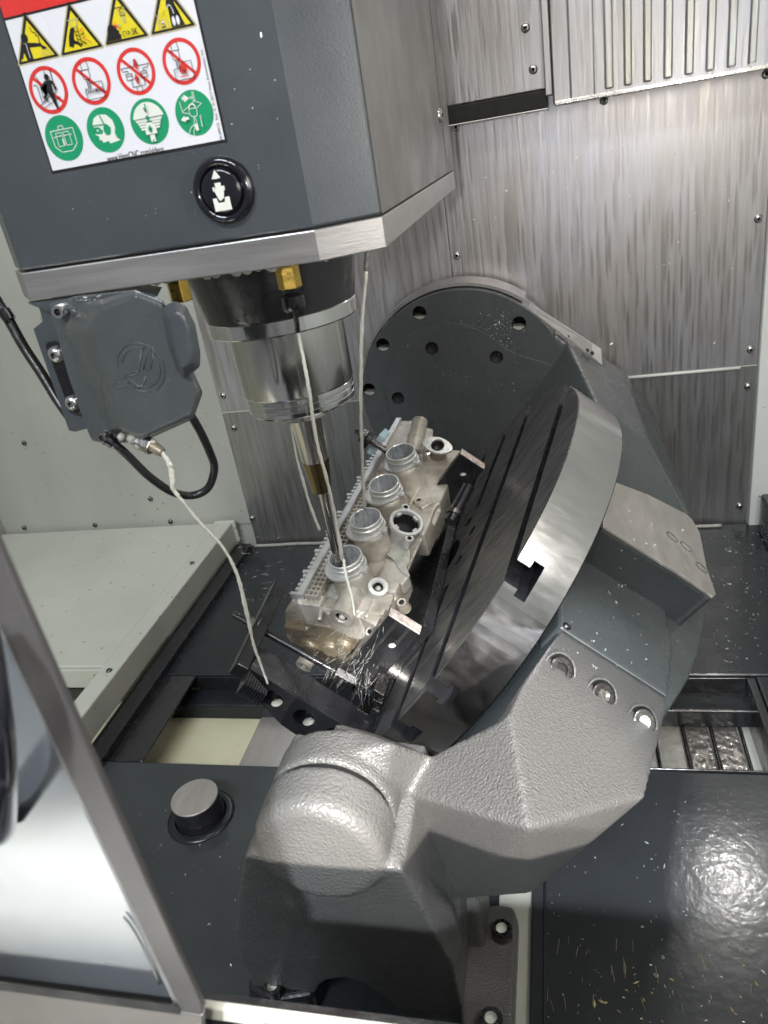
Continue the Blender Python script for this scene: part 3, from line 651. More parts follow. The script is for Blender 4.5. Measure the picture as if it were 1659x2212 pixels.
WH, BK, YL, RD_, GR, TN_, OR, SW = range(8)
class Pic:
    """flat printed pictogram in local units (radius 1) on the sign"""
    def __init__(s, u, v, rpx, y=None, size=None, base=.0007):
        P = AY(u, v, cy); s.x, s.z = P.x, P.z
        s.k = abs(AY(u + rpx, v, cy).x - AY(u, v, cy).x) if size is None else size
        s.bm = BM(); s.l = 0; s.base = base
    def P(s, p, l): return Vector((s.x + p[0] * s.k, cy - s.base - .00010 * l, s.z + p[1] * s.k))
    def poly(s, pts, m, l=None):
        if l is None: s.l += 1; l = s.l
        try:
            f = s.bm.faces.new([s.bm.verts.new(s.P(p, l)) for p in pts]); f.material_index = m
            bmesh.ops.triangulate(s.bm, faces=[f])
        except Exception: pass
    def line(s, pts, wd, m, l=None):
        if l is None: s.l += 1; l = s.l
        for a, b in zip(pts, pts[1:]):
            a = Vector(a); b = Vector(b); d = (b - a)
            if d.length < 1e-6: continue
            d.normalize(); n = Vector((-d.y, d.x)) * wd / 2; e = d * wd * .3
            s.poly([a - n - e, b - n + e, b + n + e, a + n - e], m, l)
    def ring(s, r0, r1, m, c=(0, 0), a0=0, a1=360, l=None, n=48):
        if l is None: s.l += 1; l = s.l
        for k in range(n):
            t0 = math.radians(a0 + (a1 - a0) * k / n); t1 = math.radians(a0 + (a1 - a0) * (k + 1) / n)
            q = [(c[0] + r * math.cos(t), c[1] + r * math.sin(t)) for r, t in ((r0, t0), (r1, t0), (r1, t1), (r0, t1))]
            if r0 < 1e-6: q = q[1:]
            s.poly(q, m, l)
    def disc(s, r, m, c=(0, 0), sx=1, sy=1, l=None):
        if l is None: s.l += 1; l = s.l
        s.poly([(c[0] + r * sx * math.cos(2 * math.pi * k / 32), c[1] + r * sy * math.sin(2 * math.pi * k / 32)) for k in range(32)], m, l)
    def text(s, t, c, h, m, wmax=None, rot=0, l=None, bold=.0):
        if l is None: s.l += 1; l = s.l
        cu = bpy.data.curves.new('t', 'FONT'); cu.body = t; cu.align_x = 'CENTER'; cu.align_y = 'CENTER'; cu.size = 1; cu.offset = bold
        ob = bpy.data.objects.new('t', cu); C.objects.link(ob)
        dg = bpy.context.evaluated_depsgraph_get(); me = bpy.data.meshes.new_from_object(ob.evaluated_get(dg))
        xs_ = [v.co.x for v in me.vertices]; wd = max(xs_) - min(xs_); mx = (max(xs_) + min(xs_)) / 2
        kx = h if wmax is None else wmax / wd; cr_, sr_ = math.cos(rot), math.sin(rot)
        vs = []
        for v in me.vertices:
            x, y = (v.co.x - mx) * kx, v.co.y * h
            vs.append(s.bm.verts.new(s.P((c[0] + x * cr_ - y * sr_, c[1] + x * sr_ + y * cr_), l)))
        for p in me.polygons:
            try: f = s.bm.faces.new([vs[i] for i in p.vertices]); f.material_index = m
            except Exception: pass
        bpy.data.objects.remove(ob); bpy.data.curves.remove(cu); bpy.data.meshes.remove(me)
    def done(s, name='pictogram', label=None, parent=None):
        bm = s.bm
        for f in bm.faces:
            f.normal_update()
            if f.normal.y > 0: f.normal_flip()
        me = bpy.data.meshes.new(name); bm.to_mesh(me); bm.free()
        for m in SM: me.materials.append(MATS[m])
        o = bpy.data.objects.new(name, me); C.objects.link(o); o.parent = parent or sgn
        if label: o['label'] = label
        return o
tk = abs(AY(131, 123.5, cy).x - AY(42.4, 144, cy).x) / 2      # half width of a triangle
def tri(ul, vl, ur, vr):
    p = Pic((ul + ur) / 2, (vl + vr) / 2, 1, size=tk)
    Hh = 1.74
    def T3(s_, m): p.poly([(-1 * s_ , .06 - .06 * s_ + (1 - s_) * .55), (1 * s_, .06 - .06 * s_ + (1 - s_) * .55), (0, Hh * s_ + (1 - s_) * .58)], m)
    p.poly([(-.97, 0), (.97, 0), (1.03, .05), (1.0, .12), (.06, Hh + .02), (-.06, Hh + .02), (-1.0, .12), (-1.03, .05)], TN_)
    p.poly([(-.92, .05), (.92, .05), (.95, .09), (.04, Hh - .07), (-.04, Hh - .07), (-.95, .09)], BK)
    p.poly([(-.80, .135), (.80, .135), (.0, Hh - .27)], YL)
    return p
p = tri(42.4, 144, 131, 123.5)   # person reaching under the tool
p.poly([(-.50, .135), (-.20, .135), (-.22, .55), (.30, .50), (.32, .40), (.52, .36), (.54, .44), (.34, .56), (.30, .62), (-.18, .72), (-.34, .74), (-.52, .70), (-.74, .28), (-.70, .18), (-.56, .42)], BK)
p.disc(.155, BK, (-.33, .90), 1, 1.15); p.line([(-.34, .72), (-.34, .2)], .025, WH)
p.line([(.06, 1.22), (.1, 1.05), (.24, 1.0), (.22, .9), (.32, .88), (.32, .75), (.28, .66), (.36, .58)], .03, BK); p.line([(.3, .3), (.3, .2), (.7, .2), (.68, .3), (.6, .3), (.58, .38), (.45, .38), (.42, .3), (.3, .3)], .02, TN_)
p.done(label='yellow triangle, figure with an arm caught by a tool')
p = tri(134, 125, 226, 102.7)    # hand at a drill
p.poly([(-.50, .30), (-.30, .22), (-.26, .34), (-.1, .30), (.02, .18), (.06, .22), (-.04, .40), (-.20, .46), (-.22, .60), (-.10, .76), (-.04, .92), (-.24, .88), (-.40, .62)], BK)
p.line([(-.26, 1.16), (.24, 1.16)], .03, TN_); p.poly([(-.18, 1.13), (.18, 1.13), (.16, .95), (.06, .88), (-.08, .88), (-.17, .95)], TN_); p.poly([(-.14, 1.11), (.14, 1.11), (.12, .96), (.05, .91), (-.07, .91), (-.13, .96)], YL)
p.line([(-.07, .88), (-.02, .26), (.12, .26), (.09, .88)], .03, BK)
for k in range(4): p.line([(-.05 + .01 * k, .78 - .14 * k), (.10 + .01 * k, .70 - .14 * k)], .03, BK)
for k, (a_, b_) in enumerate([((.20, .72), (.32, .80)), ((.20, .58), (.34, .62)), ((.22, .48), (.36, .46)), ((.2, .36), (.34, .26))]): p.line([a_, b_], .05, BK if k % 2 else OR)
p.line([(.4, .4), (.56, .28)], .035, OR)
p.done(label='yellow triangle, hand beside a spinning drill')
p = tri(229, 102.7, 325, 79)     # flying broken tool, > 5K
p.poly([(-.78, .14), (-.20, .14), (-.18, .30), (-.25, .34), (-.22, .42), (-.30, .48), (-.34, .62), (-.50, .70), (-.66, .66), (-.74, .50)], BK)
p.line([(-.30, 1.18), (.22, 1.18)], .03, BK); p.line([(-.02, 1.16), (-.02, .95), (.22, .95), (.22, 1.16)], .03, TN_); p.line([(.02, .94), (.02, .88), (.18, .88), (.18, .94)], .03, BK); p.poly([(.06, .86), (.16, .86), (.17, .66), (.08, .62)], TN_)
p.ring(.06, .085, BK, (.10, 1.06), 20, 320); p.line([(-.38, .62), (-.22, .58)], .06, RD_); p.line([(-.4, .78), (-.34, .66)], .025, OR); p.line([(-.24, .72), (-.28, .62)], .025, OR); p.line([(-.2, .5), (-.1, .44)], .025, OR)
p.poly([(-.24, .60), (-.08, .64), (-.10, .52)], TN_)
p.ring(.075, .10, BK, (.02, .27), -30, 280); p.text('> 5K', (.38, .27), .30, BK, .46, bold=.02)
p.done(label='yellow triangle with the marking > 5K')
p = tri(327, 80.4, 426, 56.5)    # dust inhalation
p.poly([(-.02, .14), (.56, .14), (.46, .38), (.30, .62), (.26, .78), (.30, .96), (.22, 1.12), (.06, 1.14), (-.04, 1.02), (-.06, .86), (0, .76), (.06, .72), (.04, .58), (-.02, .34)], BK)
p.disc(.085, WH, (.12, .34), .8, 1.9); p.disc(.085, WH, (.30, .34), .8, 1.9)
for k, (a_, b_) in enumerate([(-.02, .80), (.02, .86), (.08, .88), (.14, .84), (.17, .76), (.20, .68), (.21, .60)]): p.disc(.026, WH, (a_, b_))
for k in range(46):
    a_ = random.uniform(-.34, .56); b_ = random.uniform(.55, 1.0)
    if -.1 < a_ < .34 or b_ > 1.5 - abs(a_) * 1.5: continue
    p.disc(.013, BK, (a_, b_), l=p.l)
p.line([(-.52, .16), (-.52, .42), (-.10, .42), (-.10, .16), (-.52, .16)], .022, TN_); p.disc(.075, WH, (-.32, .32), 1, .9); p.disc(.03, BK, (-.35, .31)); p.disc(.03, BK, (-.29, .31)); p.line([(-.4, .17), (-.24, .23)], .025, BK); p.line([(-.4, .23), (-.24, .17)], .025, BK)
p.line([(-.55, .72), (-.52, .58), (-.4, .58), (-.38, .74)], .022, TN_); p.line([(-.46, .56), (-.45, .42)], .04, TN_)
p.done(label='yellow triangle, figure breathing in dust')
# prohibition circles
def no(u, v, r=42):
    p = Pic(u, v, r); p.disc(.9, WH); return p
def noend(p, lab, over=True):
    p.ring(.82, 1.0, RD_); a_ = math.radians(135); p.line([(.86 * math.cos(a_), .86 * math.sin(a_)), (-.86 * math.cos(a_), -.86 * math.sin(a_))], .15, RD_); return p
p = no(106.4, 195); noend(p, '')
p.line([(-.5, .72), (-.36, .5), (-.36, -.5)], .03, BK); p.line([(-.7, .3), (-.55, .3), (-.5, .2), (-.5, -.45)], .03, BK); p.line([(.1, .8), (.02, .5), (.02, .3)], .03, BK); p.line([(.4, .8), (.38, -.1)], .04, BK); p.line([(-.6, -.55), (.0, -.25), (.4, -.15)], .04, BK); p.line([(-.5, -.7), (.55, -.35)], .03, BK)
p.disc(.125, BK, (.14, .52), 1, 1.1); p.poly([(-.02, .38), (.30, .38), (.42, .30), (.50, .0), (.42, -.08), (.36, .0), (.36, .2), (.28, .2), (.26, -.1), (.30, -.80), (.20, -.84), (.10, -.12), (.0, -.1), (-.18, -.28), (-.12, -.44), (-.22, -.46), (-.32, -.24), (-.02, .02), (.06, .22), (-.06, .26), (-.30, .10), (-.34, .16)], BK)
p.done(label='red prohibition circle, person stepping into the machine')
def spin_tool(p, dx=0):
    p.line([(-.30 + dx, .80), (-.30 + dx, .50)], .03, BK); p.line([(.02 + dx, .86), (.06 + dx, .50), (-.44 + dx, .50)], .03, BK); p.line([(-.36 + dx, .48), (-.34 + dx, .18), (-.26 + dx, .10), (-.04 + dx, .10), (.03 + dx, .18), (.03 + dx, .48)], .03, BK)
    p.line([(-.22 + dx, .08), (-.20 + dx, -.28), (-.08 + dx, -.28), (-.08 + dx, .08)], .03, BK)
    for k in range(4): p.line([(-.21 + dx, -.02 - .08 * k), (-.09 + dx, .05 - .08 * k)], .025, BK)
p = no(198.7, 175.6); noend(p, ''); spin_tool(p)
p.line([(-.26, -.28), (-.38, -.28), (-.38, -.75), (.58, -.75), (.58, -.08), (-.04, -.08)], .03, BK); p.text('CERAMICS', (.08, -.42), .26, BK, .98, bold=.008)
p.done(label='red prohibition circle reading CERAMICS')
p = no(295.3, 154.8); noend(p, '')
for sx_ in (-1, 1):
    p.line([(.0, .22), (sx_ * .76, .22), (sx_ * .66, .08), (sx_ * .42, .08), (sx_ * .42, -.04), (sx_ * .56, -.04), (sx_ * .56, -.14), (sx_ * .24, -.14)], .03, BK); p.line([(sx_ * .56, -.18), (sx_ * .56, -.30), (sx_ * .24, -.30), (sx_ * .24, -.04), (sx_ * .42, -.04)], .03, BK); p.line([(sx_ * .34, -.32), (sx_ * .34, -.62), (0, -.62)], .03, BK)
p.line([(-.14, -.64), (-.14, -.86)], .03, BK); p.line([(.14, -.64), (.14, -.86)], .03, BK)
def arrow(p, a, b, wd, m):
    a = Vector(a); b = Vector(b); d = (b - a).normalized(); n = Vector((-d.y, d.x)); h = b - d * wd * 1.9
    p.poly([a - n * wd / 2, h - n * wd / 2, h - n * wd * 1.15, b, h + n * wd * 1.15, h + n * wd / 2, a + n * wd / 2], m)
arrow(p, (.10, .52), (.12, .04), .1, RD_); arrow(p, (.0, -.52), (-.02, -.08), .1, RD_)
p.done(label='red prohibition circle, toolholder mismatch')
p = no(393.5, 133); noend(p, ''); spin_tool(p, -.06)
p.line([(-.32, -.28), (-.46, -.28), (-.46, -.78), (.52, -.78), (.52, -.04), (-.06, -.04)], .03, BK)
p.poly([(-.02, -.58), (-.18, -.42), (-.16, -.22), (-.08, -.30), (-.06, -.10), (.04, .02), (.06, -.16), (.12, -.08), (.20, -.26), (.22, -.42), (.12, -.56), (.05, -.58), (.12, -.44), (.04, -.30), (-.04, -.44)], RD_); p.line([(-.18, -.64), (.24, -.64)], .04, RD_)
p.done(label='red prohibition circle, flame in the workpiece')
# green circles
p = Pic(139.9, 298.5, 41); p.disc(1, GR)
p.line([(-.62, .38), (-.60, -.30), (-.30, -.58), (.30, -.58), (.62, -.30), (.62, .38), (-.62, .38)], .035, SW); p.line([(-.14, .40), (-.14, .54), (.12, .54), (.12, .40)], .035, SW)
p.line([(-.36, .26), (-.38, -.32), (-.04, -.32), (-.04, .26), (-.36, .26)], .03, SW); p.line([(.36, .26), (.36, -.32), (.05, -.32), (.05, .26), (.36, .26)], .03, SW); arrow(p, (-.50, .1), (-.06, .12), .035, SW); arrow(p, (.50, .1), (.06, .12), .035, SW); p.line([(-.06, -.04), (-.06, -.3)], .05, SW); p.line([(.07, -.04), (.07, -.3)], .05, SW)
p.done(label='green circle, closed machine doors')
p = Pic(229.7, 281, 41); p.disc(1, GR)
p.poly([(-.56, .02), (-.62, .32), (-.46, .58), (-.14, .72), (.24, .64), (.50, .38), (.54, .05), (.44, -.22), (.52, -.42), (.66, -.54), (.06, -.60), (.0, -.48), (-.30, -.52), (-.34, -.40), (-.46, -.38), (-.44, -.22), (-.52, -.16), (-.60, -.14)], SW)
p.poly([(-.62, .20), (-.30, .18), (-.14, -.02), (-.22, -.14), (-.56, -.10)], GR); p.disc(.045, SW, (-.42, .04)); p.disc(.19, GR, (.10, .0), 1, 1.25); p.line([(-.60, .28), (.10, .24), (.30, .06)], .05, GR); p.line([(-.10, .70), (.02, .26)], .06, GR)
p.done(label='green circle, head with goggles and ear protection')
p = Pic(324.4, 262.5, 42); p.disc(1, GR)
p.poly([(-.82, .18)] + [(.84 * math.cos(math.radians(t)), .84 * math.sin(math.radians(t))) for t in range(168, 11, -12)] + [(.82, .18)], SW)
for sx_ in (-1, 1):
    p.poly([(0, .14), (sx_ * .74, .14), (sx_ * .66, .02), (0, .02)], SW)
    for k in range(3): p.poly([(sx_ * .16, -.0 - .12 * k), (sx_ * (.62 - .05 * k), -.0 - .12 * k), (sx_ * (.60 - .05 * k), -.09 - .12 * k), (sx_ * .16, -.09 - .12 * k)], SW)
p.poly([(-.30, -.28), (-.12, -.04), (.12, -.04), (.30, -.28), (.30, -.56), (-.30, -.56)], SW); p.poly([(-.12, -.56), (.14, -.56), (.14, -.88), (-.12, -.88)], SW)
p.line([(-.80, .16), (.80, .16)], .02, BK); p.line([(-.30, -.56), (.30, -.56)], .02, BK); p.line([(-.02, -.86), (.06, -.78)], .03, BK)
arrow(p, (.0, .26), (.0, -.02), .09, GR); arrow(p, (.0, -.46), (.0, -.14), .09, GR); p.line([(-.06, .58), (0, .42), (.04, .74)], .07, GR)
p.done(label='green circle, toolholder seated correctly')
p = Pic(421, 244, 42); p.disc(1, GR)
arrow(p, (-.48, .70), (-.08, .66), .15, SW); p.ring(.035, .06, SW, (.02, .66)); p.line([(.12, .9), (.12, .5)], .03, SW); p.line([(.2, .9), (.2, .52)], .03, SW)
p.line([(-.62, .56), (-.58, .10), (-.20, -.02)], .03, SW); p.line([(-.58, .14), (.18, .50), (.50, .34), (.24, .20)], .03, SW)
p.line([(-.22, .22), (-.22, -.02), (-.14, -.14), (.10, -.16), (.18, -.04), (.18, .2)], .03, SW); p.ring(.14, .20, SW, (-.02, .22), 0, 180); p.line([(-.22, .20), (.18, .20)], .03, SW)
p.line([(-.04, -.18), (-.08, -.48)], .03, SW); p.line([(.02, -.18), (.06, -.48)], .03, SW); p.poly([(-.10, -.48), (.08, -.48), (.08, -.78), (-.06, -.78)], SW)
p.line([(-.52, -.90), (-.30, -.60), (-.12, -.50), (-.10, -.66), (-.20, -.74), (-.22, -.96)], .03, SW); arrow(p, (-.30, -.18), (-.74, -.20), .13, SW); arrow(p, (.32, -.4), (.32, -.14), .035, SW); arrow(p, (.32, -.4), (.32, -.66), .035, SW)
p.done(label='green circle, hand fitting a tool in the spindle')
p = Pic(293, 333, 64, base=.0007); p.text('www.HaasCNC.com/videos', (0, .0), .25, BK, 2.02, bold=.012); p.done('printed_line', 'www.HaasCNC.com/videos')
p = Pic(460, 222, 64, base=.0007); q_ = Pic(452, 150, 64)
p.text('29-0991D  Rev. A  © 2017 Haas Automation, Inc.', (.03, .20), .13, BK, 2.62, rot=math.radians(90)); p.done('printed_line', 'small part number line up the right edge')
# release button -------------------------------------------------
bc = AY(485, 411, cy); kx = abs(AY(551, 411, cy).x - bc.x)
BF = Frame((bc.x, cy, bc.z), (1, 0, 0), (0, 0, 1), (0, -1, 0))
bt = link('release_button', add_lathe(BM(), BF, [(kx * 1.0, -.0005), (kx * 1.0, .0015), (kx * .95, .0042), (kx * .86, .0052), (kx * .76, .0050), (kx * .70, .0036), (kx * .68, .0022), (0, .0022)], 72), 'glossy_black', hd, 'round black button with a white toolholder symbol', smooth=True, auto=50)
link('dome', add_lathe(BM(), BF, [(kx * .655, .0022), (kx * .655, .0048), (kx * .63, .0058), (kx * .56, .0063), (0, .0064)], 72), 'glossy_black', bt, smooth=True, auto=60)
p = Pic(485, 411, 66, base=.0068); p.k = kx
arrow(p, (-.04, .36), (-.04, .62), .13, SW)
p.poly([(-.13, .25), (.07, .25), (.07, .14), (.17, .14), (.17, .02), (.13, .02), (.07, -.22), (-.03, -.30), (-.11, -.22), (-.19, .02), (-.23, .02), (-.23, .14), (-.13, .14)], SW)
p.poly([(-.30, -.18), (-.17, -.18), (-.13, -.32), (.07, -.32), (.11, -.18), (.26, -.18), (.26, -.56), (-.30, -.56)], SW)
p.done('symbol', None, bt)
# side panel joint + screw on the right flank
plate(Frame((cR.x, cR.y, 0), (bR.x - cR.x, bR.y - cR.y, 0), (0, 0, 1), (1, .01, 0)), rect(.004, .455, ZT + .0205, .42), -.0006, .0004, 'side_sheen', 'side_sheen', hd)  # added thin plate imitating grazing sheen on the painted casing side
sp = AX(951, 250, cR.x - .001)
link('screw', screw_bm(Vector((-.1075, .86, AX(955, 250, -.1075).z)), (1, -.1, 0), .007), ['bolt_steel', 'gap_black'], hd, smooth=True)
plate(Frame((-.1062, 0, 0), (0, 1, 0), (0, 0, 1), (1, .02, 0)), rect(.875, .8765, ZT + .03, .42), 0, .0004, 'panel_seam', 'black_paint', hd)
# coolant fittings under the head ---------------------------------
f1 = AY(620, 584, .535)
fr = Frame((f1.x, f1.y, 0), (1, 0, 0), (0, 1, 0), (0, 0, 1))
bz = AY(620, 584, .535).z
bm = BM(); hexprism(bm, fr, .0088, ZT - .002 if False else bz - .0125, ZT + .001, ph=.3); o = link('brass_fitting', bm, 'brass', hd); bevel(o, .0006)
link('hose_nut', add_lathe(BM(), fr, [(.0070, bz - .0120), (.0070, bz - .0140), (.0066, bz - .0145), (.0072, bz - .0155), (.0066, bz - .0165), (.0085, bz - .0180), (.0088, bz - .0260), (.0070, bz - .0290), (.003, bz - .0292), (0, bz - .0292)], 20), 'glossy_black', hd, smooth=True, auto=40)
nz0 = fr(0, 0, bz - .029); nz1 = AY(643, 716, .545)
link('nozzle_tube', add_tube(BM(), [nz0, nz0.lerp(nz1, .3), nz1], .0020, 14), 'dark_bolt', hd, smooth=True, auto=40)
f2 = AY(383, 612, .545); fr2 = Frame((f2.x, f2.y, 0), (1, 0, 0), (0, 1, 0), (0, 0, 1)); b2 = AY(385, 652, .545).z
bm = BM(); hexprism(bm, fr2, .0088, b2, ZT + .001, ph=.1); o = link('brass_fitting', bm, 'brass', hd); bevel(o, .0006)
n2a, n2b = AY(794, 535, .512), AY(791, 585, .512)
link('nozzle_tube', add_tube(BM(), [n2a, n2b], .0019, 14), 'bolt_steel', hd, smooth=True, auto=40)

# ================================================================== CUTTING TOOL
tl = thing('cutting_tool', 'long ball-nose cutter in a bronze tinted holder, dipping into the lowest port', 'cutting tool', SA)
def zat(v):   # height of the axis where it crosses image row v
    lo, hi = -.6, .1
    for _ in range(40):
        m_ = (lo + hi) / 2; c_ = R3.transposed() @ S0(0, 0, m_); y_ = PV + F * c_.y / c_.z
        if y_ > v: lo = m_
        else: hi = m_
    return lo
z1, z2, z3, zt_ = zat(910), zat(995), zat(1060), SA.z
link('holder_flange', add_lathe(BM(), S0, [(0, -0.2094), (.0235, -0.2094), (.0245, -0.2105), (.0245, -0.2142), (.0215, -0.2150), (.0215, -0.2166), (.0250, -0.2174), (.0252, -0.2202), (.0240, -0.2212), (0, -0.2212)], 64), 'tool_steel', tl, smooth=True, auto=25)
link('holder_taper', add_lathe(BM(), S0, [(.0165, -0.2210), (.0158, -0.2226), (.0138, z2 + .001)], 64), 'tool_steel', tl, smooth=True, auto=30)
link('holder_nose', add_lathe(BM(), S0, [(.0141, z2 + .0012), (.0138, z2 - .001), (.0102, z3 + .0008), (.0094, z3), (.0045, z3)], 64), 'tool_bronze', tl, smooth=True, auto=30)
link('cutter', add_lathe(BM(), S0, [(.0052, z3 + .001), (.0050, z3 - .001), (.0046, zt_ + .012), (.0040, zt_ + .010), (.0040, zt_ + .005), (.0052, zt_ + .002), (.0054, zt_ - .002), (.0040, zt_ - .006), (0, zt_ - .0078)], 32), 'tool_steel', tl, smooth=True, auto=40)
for k in range(4):
    t = k * math.pi / 2 + .4
    link('flute', add_tube(BM(), [S0(.0047 * math.cos(t), .0047 * math.sin(t), z3 - .006), S0(.0043 * math.cos(t + .5), .0043 * math.sin(t + .5), zt_ + .012)], .0009, 6), 'dark_bolt', tl, smooth=True)

# ================================================================== PROGRAMMABLE NOZZLE UNIT
UY = .440
un = thing('coolant_nozzle_unit', 'dark grey octagonal coolant nozzle box with an embossed round emblem, under the head', 'nozzle box', AY(270, 800, .47))
face = [(195, 714), (217, 664), (294, 633), (350, 655), (368, 690), (433, 846), (415, 899), (306, 948), (261, 923)]
mid = [(133, 706), (162, 652), (291, 629), (352, 652), (372, 690), (436, 848), (417, 903), (306, 952), (240, 938), (200, 912)]
bm = BM()
fa = [bm.verts.new(AY(u, v, UY)) for u, v in face]; mi_ = [bm.verts.new(AY(u, v, UY + .024)) for u, v in mid]
bm.faces.new(fa); bm.faces.new(mi_[::-1])
pairs = [(0, 0), (1, 1), (2, 2), (3, 3), (4, 4), (5, 5), (6, 6), (7, 7), (8, 8)]
for k in range(8): bm.faces.new((fa[k], fa[k + 1], mi_[k + 1], mi_[k]))
bm.faces.new((fa[8], fa[0], mi_[0], mi_[9], mi_[8]))
o = link('cover', bm, 'grey_paint', un); bevel(o, .003, 4, 15)
fl_ = [(104, 657), (160, 640), (292, 626), (353, 650), (438, 848), (418, 905), (306, 955), (236, 958), (200, 953), (192, 938), (150, 820)]
bm = add_prism(BM(), [AY(u, v, UY + .031) for u, v in fl_], [AY(u, v, UY + .0242) for u, v in fl_]); o = link('flange', bm, 'grey_paint', un); bevel(o, .0012, 2)
br_ = [(72, 711), (92, 698), (85, 664), (104, 655), (110, 700), (128, 760), (190, 935), (186, 926), (162, 932), (149, 930)]
bm = add_prism(BM(), [AY(u, v, UY + .036) for u, v in [(72, 711), (92, 694), (84, 662), (150, 640), (300, 640), (300, 900), (188, 926), (162, 933), (149, 930)]], [AY(u, v, UY + .034) for u, v in [(72, 711), (92, 694), (84, 662), (150, 640), (300, 640), (300, 900), (188, 926), (162, 933), (149, 930)]])
o = link('bracket', bm, 'head_paint', un); bevel(o, .0006)
bm = add_prism(BM(), [AY(u, v, UY + .0335) for u, v in [(98, 746), (104, 738), (124, 736), (128, 744), (178, 884), (172, 896), (152, 893)]], [AY(u, v, UY + .0305) for u, v in [(98, 746), (104, 738), (124, 736), (128, 744), (178, 884), (172, 896), (152, 893)]])
o = link('strap', bm, 'black_oxide', un); bevel(o, .0006)
link('top_plate', add_prism(BM(), [AY(u, v, UY + .03) for u, v in [(60, 655), (290, 628), (340, 640), (290, 650), (100, 672)]], [AY(u, v, UY + .075) for u, v in [(70, 642), (300, 612), (350, 620), (290, 632), (100, 655)]]), 'head_paint', un)
# lobe
bm = BM(); lob = [(350, 678), (356, 660), (378, 650), (403, 662), (422, 702), (433, 760), (432, 792), (416, 806), (396, 816), (382, 800), (362, 745)]
cl = (390, 735)
add_prism(bm, [AY(u, v, UY + .02) for u, v in lob], [AY(u, v, UY - .006) for u, v in lob])
add_prism(bm, [AY(u, v, UY - .005) for u, v in lob], [AY(cl[0] + (u - cl[0]) * .55, cl[1] + (v - cl[1]) * .72, UY - .013) for u, v in lob])
o = link('lobe', bm, 'head_paint', un, smooth=True); cast(o, .0011, 8)
# emblem
LF = Frame(AY(304.7, 794, UY), (1, 0, 0), (0, 0, 1), (0, -1, 0)); lk = abs(AY(355, 794, UY).x - AY(304.7, 794, UY).x)
def emboss(pts, name='emblem', closed=True, rad=.00033):
    P3 = [LF(x * lk, y * lk, .00012) for x, y in pts]
    if closed: P3.append(P3[0])
    return P3
bm = BM()
outer = arc(0, 0, 1.0, 96, -128, 40)
def EZ(pts): return [AY(x * .3386, 548.6 + y * .3386, UY) + Vector((0, -.00012, 0)) for x, y in pts]
inner = arc(0, 0, .80, 38, -150, 30); inner2 = arc(0, 0, .80, 158, 62, 16)
for L_ in (outer, arc(0, 0, 1.0, 205, 96, 20), inner, inner2): add_tube(bm, emboss(L_, closed=False), .00055, 6)
for L_ in ([(760, 790), (740, 795), (735, 855), (795, 843)],
           [(905, 600), (888, 745), (795, 775), (795, 787), (880, 765)], [(905, 600), (948, 588), (915, 735)],
           [(985, 590), (962, 730), (930, 730), (925, 778), (952, 790), (946, 818), (988, 822)], [(985, 590), (968, 600), (960, 722)],
           [(818, 822), (856, 810), (862, 862)], [(878, 862), (912, 842), (930, 778)]):
    add_tube(bm, EZ(L_), .00055, 6)
link('emblem', bm, 'grey_paint', un, 'embossed round emblem with a slanted letter H', smooth=True)
for (u, v, r_, d_, m_) in [(122, 765, .0060, .030, 'polished_steel'), (157.5, 870, .0058, .030, 'polished_steel')]:
    fr = axis_frame(AY(u, v, UY + d_), (0, -1, 0)); bm = add_lathe(BM(), fr, [(r_ * 1.04, -.001), (r_, .0010), (r_ * .85, r_ * .45), (r_ * .55, r_ * .66), (r_ * .33, r_ * .7), (r_ * .33, r_ * .25), (0, r_ * .25)], 28, [0, 0, 0, 0, 1, 1])
    link('button_bolt', bm, [m_, 'dark_bolt'], un, smooth=True, auto=40)
sock_bolt(un, AY(137, 669, UY + .0235), (0, -1, 0), .0046, .0075, m='polished_steel', socket='dark_bolt')
sock_bolt(un, AY(227, 941, UY + .0235), (0, -1, 0), .0040, .0050, m='bolt_steel', socket='dark_bolt')
for (u, v) in [(163, 673)]:
    link('dimple', add_lathe(BM(), axis_frame(AY(u, v, UY + .020), (0, -1, 0)), [(.0030, 0), (.0028, .002), (.001, .003), (0, .003)], 16), 'grey_paint', un, smooth=True)
fa_, fb_ = AY(296, 950, UY + .012), AY(330, 966, UY + .008)
bm = BM(); hexprism(bm, axis_frame(fa_, fb_ - fa_), .0062, 0, (fb_ - fa_).length); o = link('nozzle_fitting', bm, 'bolt_steel', un); bevel(o, .0008)
fc_, fd_ = AY(328, 963, UY + .008), AY(351, 978, UY + .006)
link('nozzle_tip', add_tube(BM(), [fc_, fc_.lerp(fd_, .6), fd_], [.0042, .0040, .0032], 16), 'tool_bronze' if False else 'aluminium_dark', un, smooth=True, auto=40)
bm = BM()
for (u, v, r_) in [(285, 948, .004), (300, 962, .0035), (318, 972, .003), (330, 955, .0028), (262, 944, .003)]: add_lathe(bm, axis_frame(AY(u, v, UY + .008), (0, -.3, -1)), [(r_ * .2, -r_), (r_ * .9, -r_ * .4), (r_, 0), (r_ * .7, r_ * .7), (0, r_)], 14)
link('coolant_blobs', bm, 'coolant_film', un, smooth=True)
